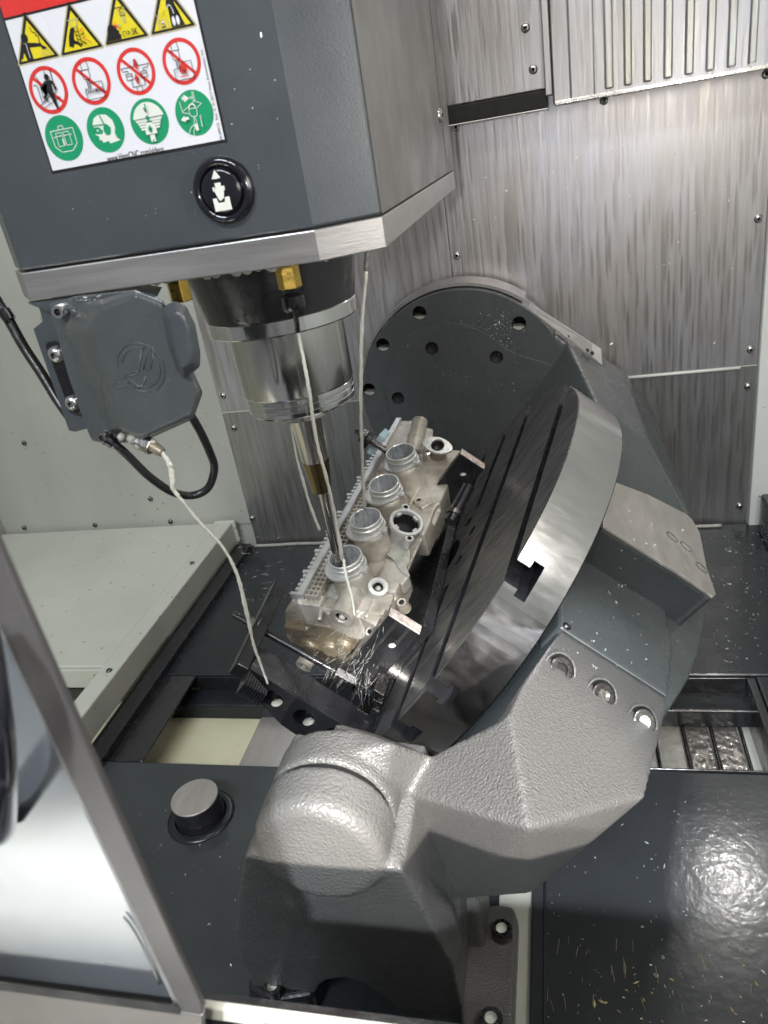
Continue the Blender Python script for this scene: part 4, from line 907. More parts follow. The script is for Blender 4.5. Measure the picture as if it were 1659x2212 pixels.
# hoses
hs = thing('black_hose', 'black ribbed hose looping down below the nozzle box', 'hose', AY(239, 953, UY + .02))
pts = [(239, 953, .455), (271, 979, .458), (322, 1029, .47), (373, 1063, .485), (417, 1070, .50), (450, 1053, .505), (463, 1012, .505), (454, 979, .50), (432, 931, .49), (408, 890, .48)]
link('tube', add_tube(BM(), spline([AY(u, v, y) for u, v, y in pts], 10), .0032, 14), 'rubber', hs, smooth=True)
a_ = AY(230, 947, .455); b_ = AY(247, 960, .456); link('ferrule', add_tube(BM(), [a_, a_.lerp(b_, .3), a_.lerp(b_, .32), b_], [.0052, .0052, .0044, .0044], 14), 'glossy_black', hs, smooth=True, auto=30)
h2 = thing('black_cable', 'straight black ribbed cable entering at the left edge behind the nozzle box', 'cable', AY(10, 677, .5))
pts = [(-40, 600, .50), (8, 672, .50), (51, 748, .495), (91, 809, .49), (122, 860, .485), (150, 900, .48)]
link('tube', add_tube(BM(), spline([AY(u, v, y) for u, v, y in pts], 8), .0039, 14), 'rubber', h2, smooth=True)
a_ = AY(-4, 655, .499); b_ = AY(22, 692, .497); link('ferrule', add_tube(BM(), [a_, a_.lerp(b_, .4), a_.lerp(b_, .45), b_], [.0038, .0038, .0050, .0046], 14), 'glossy_black', h2, smooth=True, auto=30)

# ================================================================== CYLINDER HEAD (workpiece)
wk = thing('cylinder_head', 'cast aluminium engine head with four round ports in a row, being machined', 'engine part', H(-.02, .08, -.10))
# main body: section in (r, p), swept along s with a few stations
def rp(s_, pts): return [H(r_, s_, p_) for r_, p_ in pts]
sec = [(-.052, -.034), (-.034, -.044), (.024, -.050), (.049, -.052), (.043, -.066), (.012, -.104), (-.016, -.138), (-.078, -.142), (-.090, -.10), (-.076, -.056)]
bm = BM()
add_prism(bm, rp(-.038, sec), rp(.262, sec))
add_prism(bm, rp(.262, [(-.052, -.034), (-.034, -.040), (.010, -.046), (.0, -.08), (-.06, -.10), (-.076, -.056)]), rp(.300, [(-.052, -.034), (-.034, -.036), (.000, -.044), (-.01, -.08), (-.06, -.10), (-.076, -.056)]))
# scalloped saddles between ports and stepped right side
for k in range(4):
    s0 = .0622 * k
    add_lathe(bm, Frame(H(0, s0, -.05), HR, HS, HP), [(0, -.03), (.0255, -.03), (.0215, -.004), (.0188, .008), (0, .008)], 28)
def hbox(r0, r1, s0, s1, p0, p1): add_box(bm, H, (r0, r1), (s0, s1), (p0, p1))
hbox(.020, .052, .150, .215, -.085, -.050); hbox(.022, .052, .088, .120, -.08, -.046); hbox(.022, .050, -.006, .034, -.08, -.042); hbox(.010, .046, -.036, -.012, -.08, -.045)
hbox(-.052, -.024, -.041, -.024, -.075, -.036); hbox(-.02, .02, -.042, -.030, -.085, -.046); hbox(-.052, -.022, .225, .300, -.07, -.030)
hbox(.030, .052, .120, .150, -.085, -.060)
# tube and flange stubs
def stub(u, v, c, d, r_, L_, top_=0, seg=24):
    P = AP(u, v, H(0, 0, c), HP); add_lathe(bm, axis_frame(P, d), [(0, -L_), (r_, -L_), (r_ * .97, -top_), (0, -top_)], seg); return P
dB = (HR * .42 + Vector((0, -.25, .88))).normalized()
PB = stub(878, 1128, -.020, dB, .0185, .050, .026)
dA = (HR * .15 + Vector((0, -.62, .76))).normalized()
PA_ = stub(945, 962, -.026, dA, .0125, .055, .026)
dT = (HS * .9 + Vector((0, 0, .5))).normalized()
PT = stub(908, 906, -.020, dT, .011, .05)
dC = (-HS + Vector((0, 0, -.06))).normalized()
PC = stub(737, 1334, -.040, dC, .0125, .036, .014)
dD = (HR * .35 + Vector((0, -.35, .85))).normalized()
PD = stub(817, 1267, -.034, dD, .0095, .035, .014)
P5 = stub(668, 1312, -.050, (-HS), .017, .03)
d6 = (-HS + HR * -.15 + Vector((0, 0, -.1))).normalized()
P6 = stub(655, 1440, -.135, d6, .010, .03, .014)
o = link('casting', bm, 'cast_aluminium', wk, smooth=True); cast(o, .0017, 4)
# lower end zone wet with oil
bm = BM(); add_prism(bm, rp(-.042, [(-.060, -.066), (-.006, -.070), (.010, -.086), (-.016, -.130), (-.070, -.136), (-.084, -.10)]), rp(-.02, [(-.060, -.066), (-.006, -.070), (.010, -.086), (-.016, -.130), (-.070, -.136), (-.084, -.10)]))
add_prism(bm, rp(-.047, [(-.078, -.070), (-.050, -.072), (-.048, -.085), (-.080, -.085)]), rp(-.03, [(-.078, -.070), (-.050, -.072), (-.048, -.085), (-.080, -.085)]))
for (r_, p_) in [(-.03, -.105), (-.060, -.108), (-.012, -.098)]:
    add_lathe(bm, axis_frame(H(r_, -.042, p_), -HS), [(0, -.01), (.011, -.01), (.010, .006), (0, .006)], 20)
o = link('end_casting', bm, 'aluminium_dark', wk, smooth=True); cast(o, .0016, 3)
# left gasket rail with rows of teeth and the valve gear side
bm = add_prism(BM(), rp(-.036, [(-.0545, -.030), (-.0515, -.0265), (-.044, -.0265), (-.044, -.036), (-.054, -.044)]), rp(.302, [(-.0545, -.030), (-.0515, -.0265), (-.044, -.0265), (-.044, -.036), (-.054, -.044)]))
o = link('gasket_rail', bm, 'machined_aluminium', wk); bevel(o, .0006)
for k in range(46):
    s0 = -.032 + k * .0068
    if 20 < k < 23: continue
    r0 = -.0600 - (.0035 if k % 5 == 0 else 0)
    o = link('tooth', add_box(BM(), H, (r0, -.0546), (s0, s0 + .0038), (-.040, -.0315)), 'machined_aluminium', wk)
for k in range(30):
    s0 = -.034 + k * .0068
    o = link('grid_rib', add_box(BM(), H, (-.0435, -.0270), (s0, s0 + .0022), (-.036, -.0295)), 'cast_aluminium', wk)
for k, r_ in enumerate((-.040, -.0345, -.029)):
    link('grid_rib', add_box(BM(), H, (r_, r_ + .0014), (-.036, .170), (-.036, -.0292)), 'cast_aluminium', wk)
for k in range(9):
    s0 = -.03 + k * .031
    fr = axis_frame(H(-.060, s0, -.046), -HR + HP * .25)
    link('cap_screw', add_lathe(BM(), fr, [(0, -.006), (.0058, -.006), (.0058, .0035), (.0040, .0048), (.002, .0048), (.002, .002), (0, .002)], 20, [0, 0, 0, 0, 1, 1]), ['machined_aluminium', 'bore_dark'], wk, smooth=True, auto=40)
# ports
for k in range(4):
    s0 = .0622 * k
    fr = Frame(H(0, s0, 0), HR, HS, HP)
    pt = link('port', add_lathe(BM(), fr, [(.0188, -.0165), (.0188, -.0125), (.0182, -.0115), (.0182, -.0095), (.0191, -.0085), (.0191, -.0062), (.0180, -.0052), (.0178, -.0035), (.0184, -.0025), (.0184, -.0003), (.0179, .0002), (.0170, .0002), (.0165, -.0005)], 56), 'machined_aluminium', wk, 'machined port rim nearest the cutter' if k == 0 else None, smooth=True, auto=35)
    link('neck', add_lathe(BM(), fr, [(.0235, -.052), (.0222, -.040), (.0204, -.024), (.0198, -.0165), (.0180, -.0160)], 56), 'cast_aluminium', pt, smooth=True)
    link('bore', add_lathe(BM(), fr, [(.01645, -.0004), (.0160, -.014), (.0146, -.026), (.0115, -.034), (0, -.036)], 48, [0, 0, 0, 1]), ['bore_wall', 'aluminium_dark'], pt, smooth=True)
    bm = BM()
    fl = arc(0, 0, .0208, 20, 150, 14) + arc(-.0035, -.001, .0225, 150, 290, 14) + arc(0, 0, .0205, 300, 372, 8)
    fo_ = [(a, b) for a, b in fl[:-1]]
    fi_ = [(.0178 * a / math.hypot(a, b), .0178 * b / math.hypot(a, b)) for a, b in fo_]
    rows = [[bm.verts.new(fr(a, b, c)) for a, b in L_] for L_, c in ((fi_, -.0125), (fo_, -.0125), (fo_, -.0165), (fi_, -.0165))]
    for q_ in range(4):
        for z_ in range(len(fo_)):
            w_ = (z_ + 1) % len(fo_); bm.faces.new((rows[q_][z_], rows[q_][w_], rows[(q_ + 1) % 4][w_], rows[(q_ + 1) % 4][z_]))
    o = link('flange', bm, 'machined_aluminium', pt); bevel(o, .001)
    add = BM(); add_box(add, Frame(fr(.0205, -.004, -.0135), HR, HS, HP), (-.003, .004), (-.0035, .0035), (-.003, .002)); o = link('ear', add, 'machined_aluminium', pt); bevel(o, .0006)
    link('guide', add_lathe(BM(), Frame(fr(.003, .003, -.0355), HR, HS, HP), [(.0030, 0), (.0030, .003), (.0018, .003), (.0016, .0005), (0, .0005)], 16), 'bore_dark', pt, smooth=True)
# big round opening with two ears
fr = axis_frame(PB, dB); fo = link('outlet_flange', add_lathe(BM(), fr, [(.0178, -.030), (.0180, -.010), (.0195, -.006), (.0198, 0), (.0192, .0012), (.0160, .0014), (.0152, .0004), (.0148, -.004), (.0142, -.020), (0, -.021)], 48, [0, 0, 0, 0, 0, 0, 0, 1, 1]), ['machined_aluminium', 'bore_dark'], wk, smooth=True, auto=35)
for t in (75, 262):
    c_ = fr(.0225 * math.cos(math.radians(t)), .0225 * math.sin(math.radians(t)), -.002)
    link('ear', add_lathe(BM(), Frame(c_, fr.a, fr.b, fr.c), [(.0052, -.012), (.0052, .0014), (.0048, .002), (.0026, .002), (.0024, -.001), (0, -.001)], 20, [0, 0, 0, 1, 1]), ['machined_aluminium', 'bore_dark'], fo, smooth=True, auto=35)
for t in (20, 110, 200, 300):
    c_ = fr(.0143 * math.cos(math.radians(t)), .0143 * math.sin(math.radians(t)), -.001)
    f3 = Frame(c_, fr.c.cross(Vector(c_ - fr.o).normalized()), (c_ - fr.o), fr.c); link('lug', add_box(BM(), f3, (-.003, .003), (-.0022, .001), (-.003, .0008)), 'machined_aluminium', fo)
# small oval flange
fr = axis_frame(PA_, dA, HS)
ov = []
for k in range(36):
    t = 2 * math.pi * k / 36; ov.append((.0115 * math.cos(t) * (1 - .18 * abs(math.sin(t)) ** 2), .0200 * math.sin(t)))
bm = BM()
iv = [(.0086 * a / math.hypot(a, b), .0086 * b / math.hypot(a, b)) for a, b in ov]
rows = [[bm.verts.new(fr(b, a, c)) for a, b in L_] for L_, c in ((iv, .0012), (ov, .0012), (ov, -.004), (iv, -.004))]
for q_ in range(4):
    for z_ in range(len(ov)):
        w_ = (z_ + 1) % len(ov); bm.faces.new((rows[q_][z_], rows[q_][w_], rows[(q_ + 1) % 4][w_], rows[(q_ + 1) % 4][z_]))
vf = link('oval_flange', bm, 'machined_aluminium', wk); bevel(vf, .0006)
link('neck', add_lathe(BM(), fr, [(.0122, -.032), (.0112, -.004)], 32), 'aluminium_dark', vf, smooth=True)
link('bore', add_lathe(BM(), fr, [(.0088, .0013), (.0085, .0013), (.0083, -.003), (.0080, -.014), (0, -.015)], 32, [0, 0, 1, 1]), ['machined_aluminium', 'bore_dark'], vf, smooth=True)
for q in (-.0155, .0155): link('bolt_hole', add_lathe(BM(), Frame(fr(q, 0, .0013), fr.a, fr.b, fr.c), [(.0024, 0), (.0021, .0002), (.0018, -.002), (0, -.002)], 14, [0, 1, 1]), ['bolt_steel', 'bore_dark'], vf, smooth=True)
# threaded bosses
for (P, d, r_, nm) in ((PC, dC, .0125, 'boss'), (PD, dD, .0110, 'threaded_boss'), (P6, d6, .010, 'boss')):
    fr = axis_frame(P, d)
    link(nm, add_lathe(BM(), fr, [(r_ * .98, -.020), (r_, .0004), (r_ * .62, .0006), (r_ * .50, -.001), (r_ * .46, -.012), (0, -.013)], 32, [0, 0, 0, 1, 1]), ['cast_aluminium' if nm == 'boss' else 'machined_aluminium', 'bore_dark'], wk, smooth=True, auto=35)
    link('coolant_pool', add_lathe(BM(), Frame(fr(0, 0, -.003) + Vector((0, 0, -r_ * .14)), fr.a, fr.b, fr.c), [(0, -.002), (r_ * .34, 0), (r_ * .24, .003), (0, .0035)], 14), 'coolant_film', wk, smooth=True)
fr = axis_frame(AP(922, 975, H(0, 0, -.030), HP), dA); link('plug', add_lathe(BM(), fr, [(.0065, -.02), (.0060, .001), (.0045, .002), (.0030, .0022), (.0028, 0), (0, 0)], 20), 'tool_steel', wk, smooth=True, auto=40)

for (u, v, c_, r_) in [(905, 1082, -.044, .0052), (958, 1040, -.050, .0048), (838, 1122, -.044, .0042), (868, 1302, -.052, .0056), (842, 1352, -.058, .0050), (700, 1235, -.044, .0040), (725, 1160, -.046, .0040), (905, 1010, -.044, .0045), (800, 1365, -.060, .0055), (893, 938, -.040, .0045)]:
    fr = axis_frame(AP(u, v, H(0, 0, c_), HP), (HP + Vector((0, -.25, 0))).normalized())
    link('bolt_boss', add_lathe(BM(), fr, [(r_ * 1.35, -.012), (r_, -.001), (r_ * .92, .0012), (r_ * .55, .0012), (r_ * .5, -.004), (0, -.004)], 20, [0, 0, 0, 1, 1]), ['cast_aluminium', 'bore_dark'], wk, smooth=True, auto=40)
for (q_, c_) in [([(722, 1270), (700, 1300), (690, 1340)], -.046), ([(790, 1335), (812, 1290), (826, 1262)], -.046), ([(838, 1190), (852, 1165), (862, 1140)], -.046), ([(880, 1100), (900, 1062), (915, 1030)], -.047), ([(650, 1300), (690, 1312), (725, 1318)], -.046)]:
    link('cast_rib', add_tube(BM(), spline([AP(u, v, H(0, 0, c_), HP) for u, v in q_], 5), .0024, 8), 'cast_aluminium', wk, smooth=True)
# rough pocket plates on the casting side
for (pl_, c_) in [([(862, 1010), (905, 1040), (925, 1055), (935, 1085), (910, 1098), (880, 1070), (850, 1048)], -.046), ([(832, 1205), (868, 1218), (884, 1244), (868, 1262), (826, 1240)], -.0415), ([(800, 1260), (850, 1285), (838, 1318), (785, 1292)], -.044), ([(778, 1308), (822, 1330), (812, 1352), (772, 1330)], -.047)]:
    a_ = [AP(u, v, H(0, 0, c_), HP) for u, v in pl_]
    o = link('cast_pad', add_prism(BM(), [p - HP * .016 for p in a_], a_), 'cast_aluminium', wk); bevel(o, .0018, 3)
# milky coolant lying on the casting
def blob(name, loop, c_, hgt, par, m='coolant_film'):
    ll = []
    for (u0, v0), (u1, v1) in zip(loop, loop[1:] + loop[:1]):
        for t in (0, .33, .66): ll.append((u0 + (u1 - u0) * t + random.uniform(-5, 5), v0 + (v1 - v0) * t + random.uniform(-5, 5)))
    loop = ll
    cen = Vector((sum(p[0] for p in loop) / len(loop), sum(p[1] for p in loop) / len(loop)))
    A_ = [AP(u, v, H(0, 0, c_), HP) for u, v in loop]; B_ = [AP(cen.x + (u - cen.x) * .7, cen.y + (v - cen.y) * .7, H(0, 0, c_), HP) + HP * hgt for u, v in loop]
    o = link(name, add_prism(BM(), A_, B_), m, par, smooth=True); sb_ = o.modifiers.new('s', 'SUBSURF'); sb_.levels = sb_.render_levels = 2; return o
cl_ = blob('coolant_puddle', [(842, 1160), (870, 1150), (884, 1168), (892, 1205), (880, 1232), (890, 1262), (872, 1250), (846, 1212), (826, 1196)], -.0408, .0005, None)
tag(cl_, 'milky coolant puddle spilling over the right edge of the aluminium casting', 'coolant')
cl_ = blob('coolant_puddle', [(690, 1262), (712, 1252), (730, 1258), (752, 1290), (772, 1325), (752, 1330), (728, 1300), (700, 1290)], -.0438, .0004, None)
tag(cl_, 'thin milky coolant film below the lowest port beside the round boss', 'coolant')

# ================================================================== FIXTURE
def tb(name, m0, m1, y0, y1, n0, n1, m, par=None, lab=None, bev=.0015):
    o = link(name, add_box(BM(), T, (m0, m1), (y0 - T.o.y, y1 - T.o.y), (n0, n1)), m, par, lab)
    return bevel(o, bev, 3) if bev else o
r1 = thing('riser_bar', 'black riser plate under the far end of the casting, with a bare sawn steel end', 'riser bar', T(0, .07, .03))
e1 = [(985, 986), (1048, 1008), (1040, 1030), (977, 1004)]
def rbar(root, m_end, m_far, yf, yt, n0, n1, holes):
    tb('end_face', m_end - .0012, m_end, yf, yt, n0, n1, 'rusty_steel', root, bev=.0006)
    b_ = tb('bar', m_far, m_end - .0013, yf, yt, n0, n1, 'black_oxide', root, bev=.001)
    for hm, hn in holes:
        fr = axis_frame(T(hm, yf - T.o.y, hn), (0, -1, 0)); link('hole', add_lathe(BM(), fr, [(.0068, .0002), (.0060, .0004), (.0055, -.004), (0, -.004)], 20, [0, 1, 1]), ['black_oxide', 'gap_black'], b_, smooth=True)
        link('coolant_pool', add_lathe(BM(), Frame(fr(0, 0, .0003) - Vector((0, 0, .0022)), (1, 0, 0), (0, 1, 0), (0, 0, 1)), [(.0042, 0), (.003, .0016), (0, .0022)], 12), 'coolant_film', b_, smooth=True)
    return b_
rbar(r1, .098, -.10, .840, .855, .018, .053, [(.078, .036), (.022, .034)])
r2 = thing('riser_bar', 'black grooved riser plate at the near end of the casting, its end face rusty', 'riser bar', T(-.05, -.16, .03))
b2_ = rbar(r2, .012, -.115, .598, .612, .014, .051, [(-.016, .030)])
for nn in (.0245, .0385): tb('groove', -.115, .010, .5972, .5985, nn, nn + .0035, 'gap_black', b2_, bev=0)
bpl = thing('dark_fill_plate', 'thin black plate added to darken the round table under the casting', 'plate', T(-.06, -.05, .005))  # added plate: fills the shaded region between casting and table with black
tb('plate', -.150, .012, .615, .90, .0008, .0125, 'black_oxide', bpl, bev=.0008)
for k in range(6):
    tb('packing_strip', -.112 + k * .011, -.106 + k * .011, .565, .597 - .003 * (k % 2), .002 + .004 * (k % 3), .010 + .006 * (k % 3), 'dark_bolt', r2, bev=.0006)
jk = thing('steel_bar', 'polished blue-black round bar lying above the table face below the far riser', 'bar', T(.05, -.02, 0))
ja, jb = AY(1012, 1052, .80), AY(972, 1128, .755)
link('bar', add_tube(BM(), [ja, jb], .0075, 24), 'glossy_black', jk, smooth=True, auto=35)
link('collar', add_tube(BM(), [ja.lerp(jb, .72), ja.lerp(jb, .82)], .0095, 24), 'dark_bolt', jk, smooth=True, auto=35)
j2 = thing('jack_pin', 'polished pin standing on the rotary table near the serrated step block', 'pin', T(-.06, -.16, 0))
link('pin', add_lathe(BM(), Frame(T(-.060, -.150, .0), TM, (0, 1, 0), TN), [(.012, .0005), (.012, .014), (.010, .0155), (0, .0155)], 32), 'bolt_steel', j2, smooth=True, auto=35)
# step block
MS, YS = -.089, .550
stp = thing('step_block', 'black serrated step block with three large holes standing on the table edge', 'step block', T(MS, YS - T.o.y, 0))
bk = link('block', add_box(BM(), T, (MS - .022, MS + .004), (YS - .014 - T.o.y, YS + .022 - T.o.y), (.001, .138)), 'black_oxide', stp)
outl = [(-.004, .001), (.030, .001), (.030, .078), (.034, .080), (.030, .084), (.034, .087), (.030, .091), (.030, .138), (-.004, .138)]
bpy.data.objects.remove(bk)
blkT = Frame(T(MS, YS - T.o.y, 0), TM, (0, 1, 0), TN)
bm = add_prism(BM(), [blkT(-.034, -.014, .001), blkT(.004, -.014, .001), blkT(.004, -.014, .139), blkT(-.018, -.014, .139), blkT(-.040, -.014, .08), blkT(-.044, -.014, .03)],
               [blkT(-.034, .020, .001), blkT(.004, .020, .001), blkT(.004, .020, .139), blkT(-.018, .020, .139), blkT(-.040, .020, .08), blkT(-.044, .020, .03)])
bk = link('block', bm, 'black_oxide', stp)
cs = []
for hn in (.030, .066, .103):
    cs.append(link('cutter', add_lathe(BM(), Frame(blkT(-.016, -.02, hn), TM, TN, (0, 1, 0)), [(0, 0), (.0108, 0), (.0108, .026), (0, .026)], 28), 'gap_black'))
cut(bk, cs); bevel(bk, .001, 2)
for hn in (.030, .066, .103):
    link('coolant_pool', add_lathe(BM(), Frame(blkT(-.014, -.010, hn - .001) + Vector((0, 0, -.0085)), (1, 0, 0), (0, 1, 0), (0, 0, 1)), [(.0058, 0), (.0045, .0012), (0, .0016)], 16), 'coolant_film', stp, smooth=True)
for k in range(9):
    c_ = .074 + k * .0026
    o = link('step_tooth', add_box(BM(), blkT, (.0042, .0056), (-.0135, .0195), (c_, c_ + .0013)), 'black_oxide', stp)
# clamp strap
A0, A1 = blkT(-.006, .002, .1395), None
hp_ = AY(617, 1270, .650)
ddir = (hp_ - A0); L_ = ddir.length; ddir.normalize()
nup = (TN - ddir * TN.dot(ddir)).normalized(); sdir = ddir.cross(nup)
SFm = Frame(A0 - ddir * .014, ddir, sdir, nup)
ck = thing('clamp_strap', 'black steel clamp strap reaching from the step block onto the casting', 'clamp', A0)
o = link('strap', add_box(BM(), SFm, (0, L_ + .012), (-.0120, .0120), (0, .0145)), 'black_oxide', ck); bevel(o, .0015, 3)
for k in range(9):
    o = link('step_tooth', add_prism(BM(), [SFm(-.016 + .0, -.013, -.001 - .0028 * k), SFm(-.016, .013, -.001 - .0028 * k), SFm(-.016, .013, -.003 - .0028 * k), SFm(-.016, -.013, -.003 - .0028 * k)],
             [SFm(-.0005 - .0012 * k, -.013, -.0002 - .0028 * k), SFm(-.0005 - .0012 * k, .013, -.0002 - .0028 * k), SFm(-.0005 - .0012 * k, .013, -.0026 - .0028 * k), SFm(-.0005 - .0012 * k, -.013, -.0026 - .0028 * k)]), 'black_oxide', ck)
# stud with nuts
sd0 = AY(828, 1508, .590); lo = T.inv(sd0); tip = AY(502, 1326, .590)
sv = (tip - sd0).normalized(); SL = (tip - sd0).length
st = thing('clamp_stud', 'long black threaded stud with nuts running from the table up through the clamp strap', 'stud', sd0)
SD = axis_frame(sd0, sv)
def sl(t): return SL * t
link('rod', add_lathe(BM(), SD, [(.0040, 0), (.0040, SL * .99), (.0032, SL), (0, SL)], 24), 'black_oxide', st, smooth=True, auto=40)
def thread(a_, b_, m, r_=.0042):
    pr = []; n_ = int((b_ - a_) / .0011)
    for k in range(n_): c_ = a_ + k * .0011; pr += [(r_ - .0008, c_), (r_ + .0003, c_ + .00055)]
    return link('thread', add_lathe(BM(), SD, pr, 18), m, st)
thread(0, SL * .20, 'black_oxide'); thread(SL * .32, SL * .44, 'black_oxide'); thread(SL * .90, SL, 'bolt_steel', .0043)
bm = BM(); hexprism(bm, SD, .0082, SL * .19, SL * .325, ph=.2); o = link('coupling_nut', bm, 'black_oxide', st); bevel(o, .0008, 2)
bm = BM(); hexprism(bm, SD, .0088, SL * .855, SL * .905, ph=.4); o = link('hex_nut', bm, 'dark_bolt', st); bevel(o, .0012, 2)
link('washer', add_lathe(BM(), SD, [(.005, SL * .842), (.0125, SL * .842), (.0128, SL * .846), (.0105, SL * .853), (.005, SL * .854)], 32), 'polished_steel', st, smooth=True, auto=30)
# rear clamp at the left of the casting
rc_ = AY(795, 948, .86)
ks = thing('rear_clamp_stud', 'small black stud and nuts beside a pale blue pad, left of the casting', 'stud', rc_)
kd = axis_frame(rc_, (-TN * -1).normalized())
link('rod', add_lathe(BM(), kd, [(0, -.03), (.0042, -.03), (.0042, .018), (.003, .0195), (0, .0195)], 16), 'dark_bolt', ks, smooth=True, auto=40)
bm = BM(); hexprism(bm, kd, .0095, .003, .011, ph=.5); o = link('hex_nut', bm, 'dark_bolt', ks); bevel(o, .001)
link('washer', add_lathe(BM(), kd, [(0, -.004), (.0125, -.004), (.0125, .002), (.0095, .003), (0, .003)], 28), 'black_oxide', ks, smooth=True, auto=30)
padp = [AY(u, v, .865) for u, v in [(791, 978), (803, 984), (831, 948), (819, 938)]]
o = link('plastic_pad', add_prism(BM(), padp, [p + Vector((.004, .022, 0)) for p in padp]), 'blue_plastic', ks); bevel(o, .001)

# ================================================================== DOOR, SILL (near the camera, left)
DY = .150
dr = thing('machine_door', 'half open machine door at the left with a dark frame and reflective steel panel', 'door', AY(420, 2190, DY))
o = link('frame', add_prism(BM(), [AY(u, v, DY) for u, v in [(-80, 1010), (440, 2180), (434, 2194), (389, 2186), (384, 2172), (-80, 1192)]], [AY(u, v, DY) + Vector((0, .003, 0)) for u, v in [(-80, 1010), (440, 2180), (434, 2194), (389, 2186), (384, 2172), (-80, 1192)]]), 'door_frame', dr); bevel(o, .0008, 3)
o = link('frame_bead', add_prism(BM(), [AY(u, v, DY + .001) for u, v in [(-80, 1165), (388, 2176), (376, 2172), (-80, 1200)]], [AY(u, v, DY) + Vector((0, .003, 0)) for u, v in [(-80, 1165), (388, 2176), (376, 2172), (-80, 1200)]]), 'trim_steel', dr); bevel(o, .0004, 2)
bm = BM(); N1, N2 = 24, 24
# gently dished steel panel
TLp, TRp, BRp, BLp = AY(-90, 1150, DY + .006), AY(-60, 1190, DY + .006), AY(380, 2168, DY + .006), AY(-90, 2105, DY + .006)
panel_loop = [AY(u, v, DY + .006) for u, v in [(-90, 1150), (-62, 1192), (180, 1715), (270, 1910), (318, 2010), (378, 2160), (370, 2172), (-90, 2108)]]
o = link('panel', add_prism(BM(), panel_loop, [p + Vector((0, .004, 0)) for p in panel_loop]), 'door_steel', dr)
o = link('panel_fold', add_tube(BM(), spline([AY(u, v, DY + .005) for u, v in [(268, 1980), (290, 2010), (316, 2060), (345, 2125)]], 8), [.0004] * 25 if False else .0005, 8), 'polished_steel', dr, smooth=True)
link('handle', add_tube(BM(), spline([AY(-55, 1370, DY - .012), AY(-38, 1480, DY - .022), AY(-22, 1600, DY - .026), AY(-14, 1700, DY - .024), AY(-10, 1775, DY - .014), AY(-8, 1790, DY + .002)], 8), [.0062] * 41, 20), 'glossy_black', dr, smooth=True)
dro = Vector((0, DY + .004, 0))
zs_ = AY(200, 2160, DY).z
zL, zR = AY(0, 2136, DY), AY(386, 2188, DY)
sl_ = link('door_sill', add_prism(BM(), [AY(-120, 2121, DY), AY(437, 2195, DY), AY(445, 2420, DY), AY(-120, 2420, DY)], [AY(-120, 2121, DY) + Vector((0, .003, -.0)), AY(437, 2195, DY) + Vector((0, .003, 0)), AY(445, 2420, DY) + Vector((0, .003, 0)), AY(-120, 2420, DY) + Vector((0, .003, 0))]), 'sill_steel')
tag(sl_, 'brushed steel door sill across the bottom left corner', 'sill'); bevel(sl_, .0006)
gp = link('sill_seal', add_prism(BM(), [AY(-120, 2106, DY - .0002), AY(388, 2172, DY - .0002), AY(389, 2192, DY - .0002), AY(-120, 2123, DY - .0002)], [AY(-120, 2106, DY + .004), AY(388, 2172, DY + .004), AY(389, 2192, DY + .004), AY(-120, 2123, DY + .004)]), 'rubber_matt', dr)
ledA, ledB = AY(445, 2178, DY + .021), AY(677, 2209, DY + .021)
dl = (ledB - ledA).normalized(); l0 = ledA - dl * .12; l1 = ledA + dl * .9
fp = link('front_ledge', add_prism(BM(), [l0, l1, l1 - Vector((0, 0, .009)), l0 - Vector((0, 0, .009))], [p + Vector((0, .004, 0)) for p in (l0, l1, l1 - Vector((0, 0, .009)), l0 - Vector((0, 0, .009)))]), 'rail_paint')
tag(fp, 'pale painted front ledge running along the bottom edge beside the door', 'ledge'); bevel(fp, .001)
link('front_wall', add_prism(BM(), [l0 - Vector((0, -.001, .0095)), l1 - Vector((0, -.001, .0095)), l1 - Vector((0, -.001, .45)), l0 - Vector((0, -.001, .45))], [p + Vector((0, .012, 0)) for p in (l0 - Vector((0, 0, .0095)), l1 - Vector((0, 0, .0095)), l1 - Vector((0, 0, .45)), l0 - Vector((0, 0, .45)))]), 'black_paint', kind='structure')
link('shop_floor', add_box(BM(), WF, (-4, 4), (-5, .10), (-1.35, -1.30)), 'shop_concrete', kind='structure')
# big glossy cover at the lower right and the pale strip beside it
cv = thing('pan_cover', 'large glossy dark cover plate filling the lower right corner, scratched and dotted with chips', 'cover', AZ(1400, 1900, ZP))
c0 = [AZ(u, v, ZP + .012) for u, v in [(1146, 1940), (1160, 1895), (1395, 1690), (1700, 1700), (1700, 2400), (1128, 2400)]]
x_l = AZ(1146, 1925, ZP + .012).x
o = link('plate', add_box(BM(), WF, (-.058, .34), (.05, .7105), (ZP + .0005, ZP + .012)), 'cover_paint', cv); bevel(o, .003, 3)
o = link('raised_edge', add_box(BM(), WF, (-.058, .34), (.7110, .7135), (ZP - .02, ZP + .014)), 'cover_paint', cv); bevel(o, .001, 3)
link('side_bead', add_tube(BM(), [Vector((-.044, .10, ZP + .0125)), Vector((-.044, .62, ZP + .0125))], .0015, 8), 'cover_paint', cv, smooth=True)
ws = link('pale_strip', add_box(BM(), WF, (-.092, -.0585), (.05, .62), (ZP + .0006, ZP + .004)), 'rail_paint')
tag(ws, 'narrow pale strip between the cast support foot and the dark cover', 'strip')

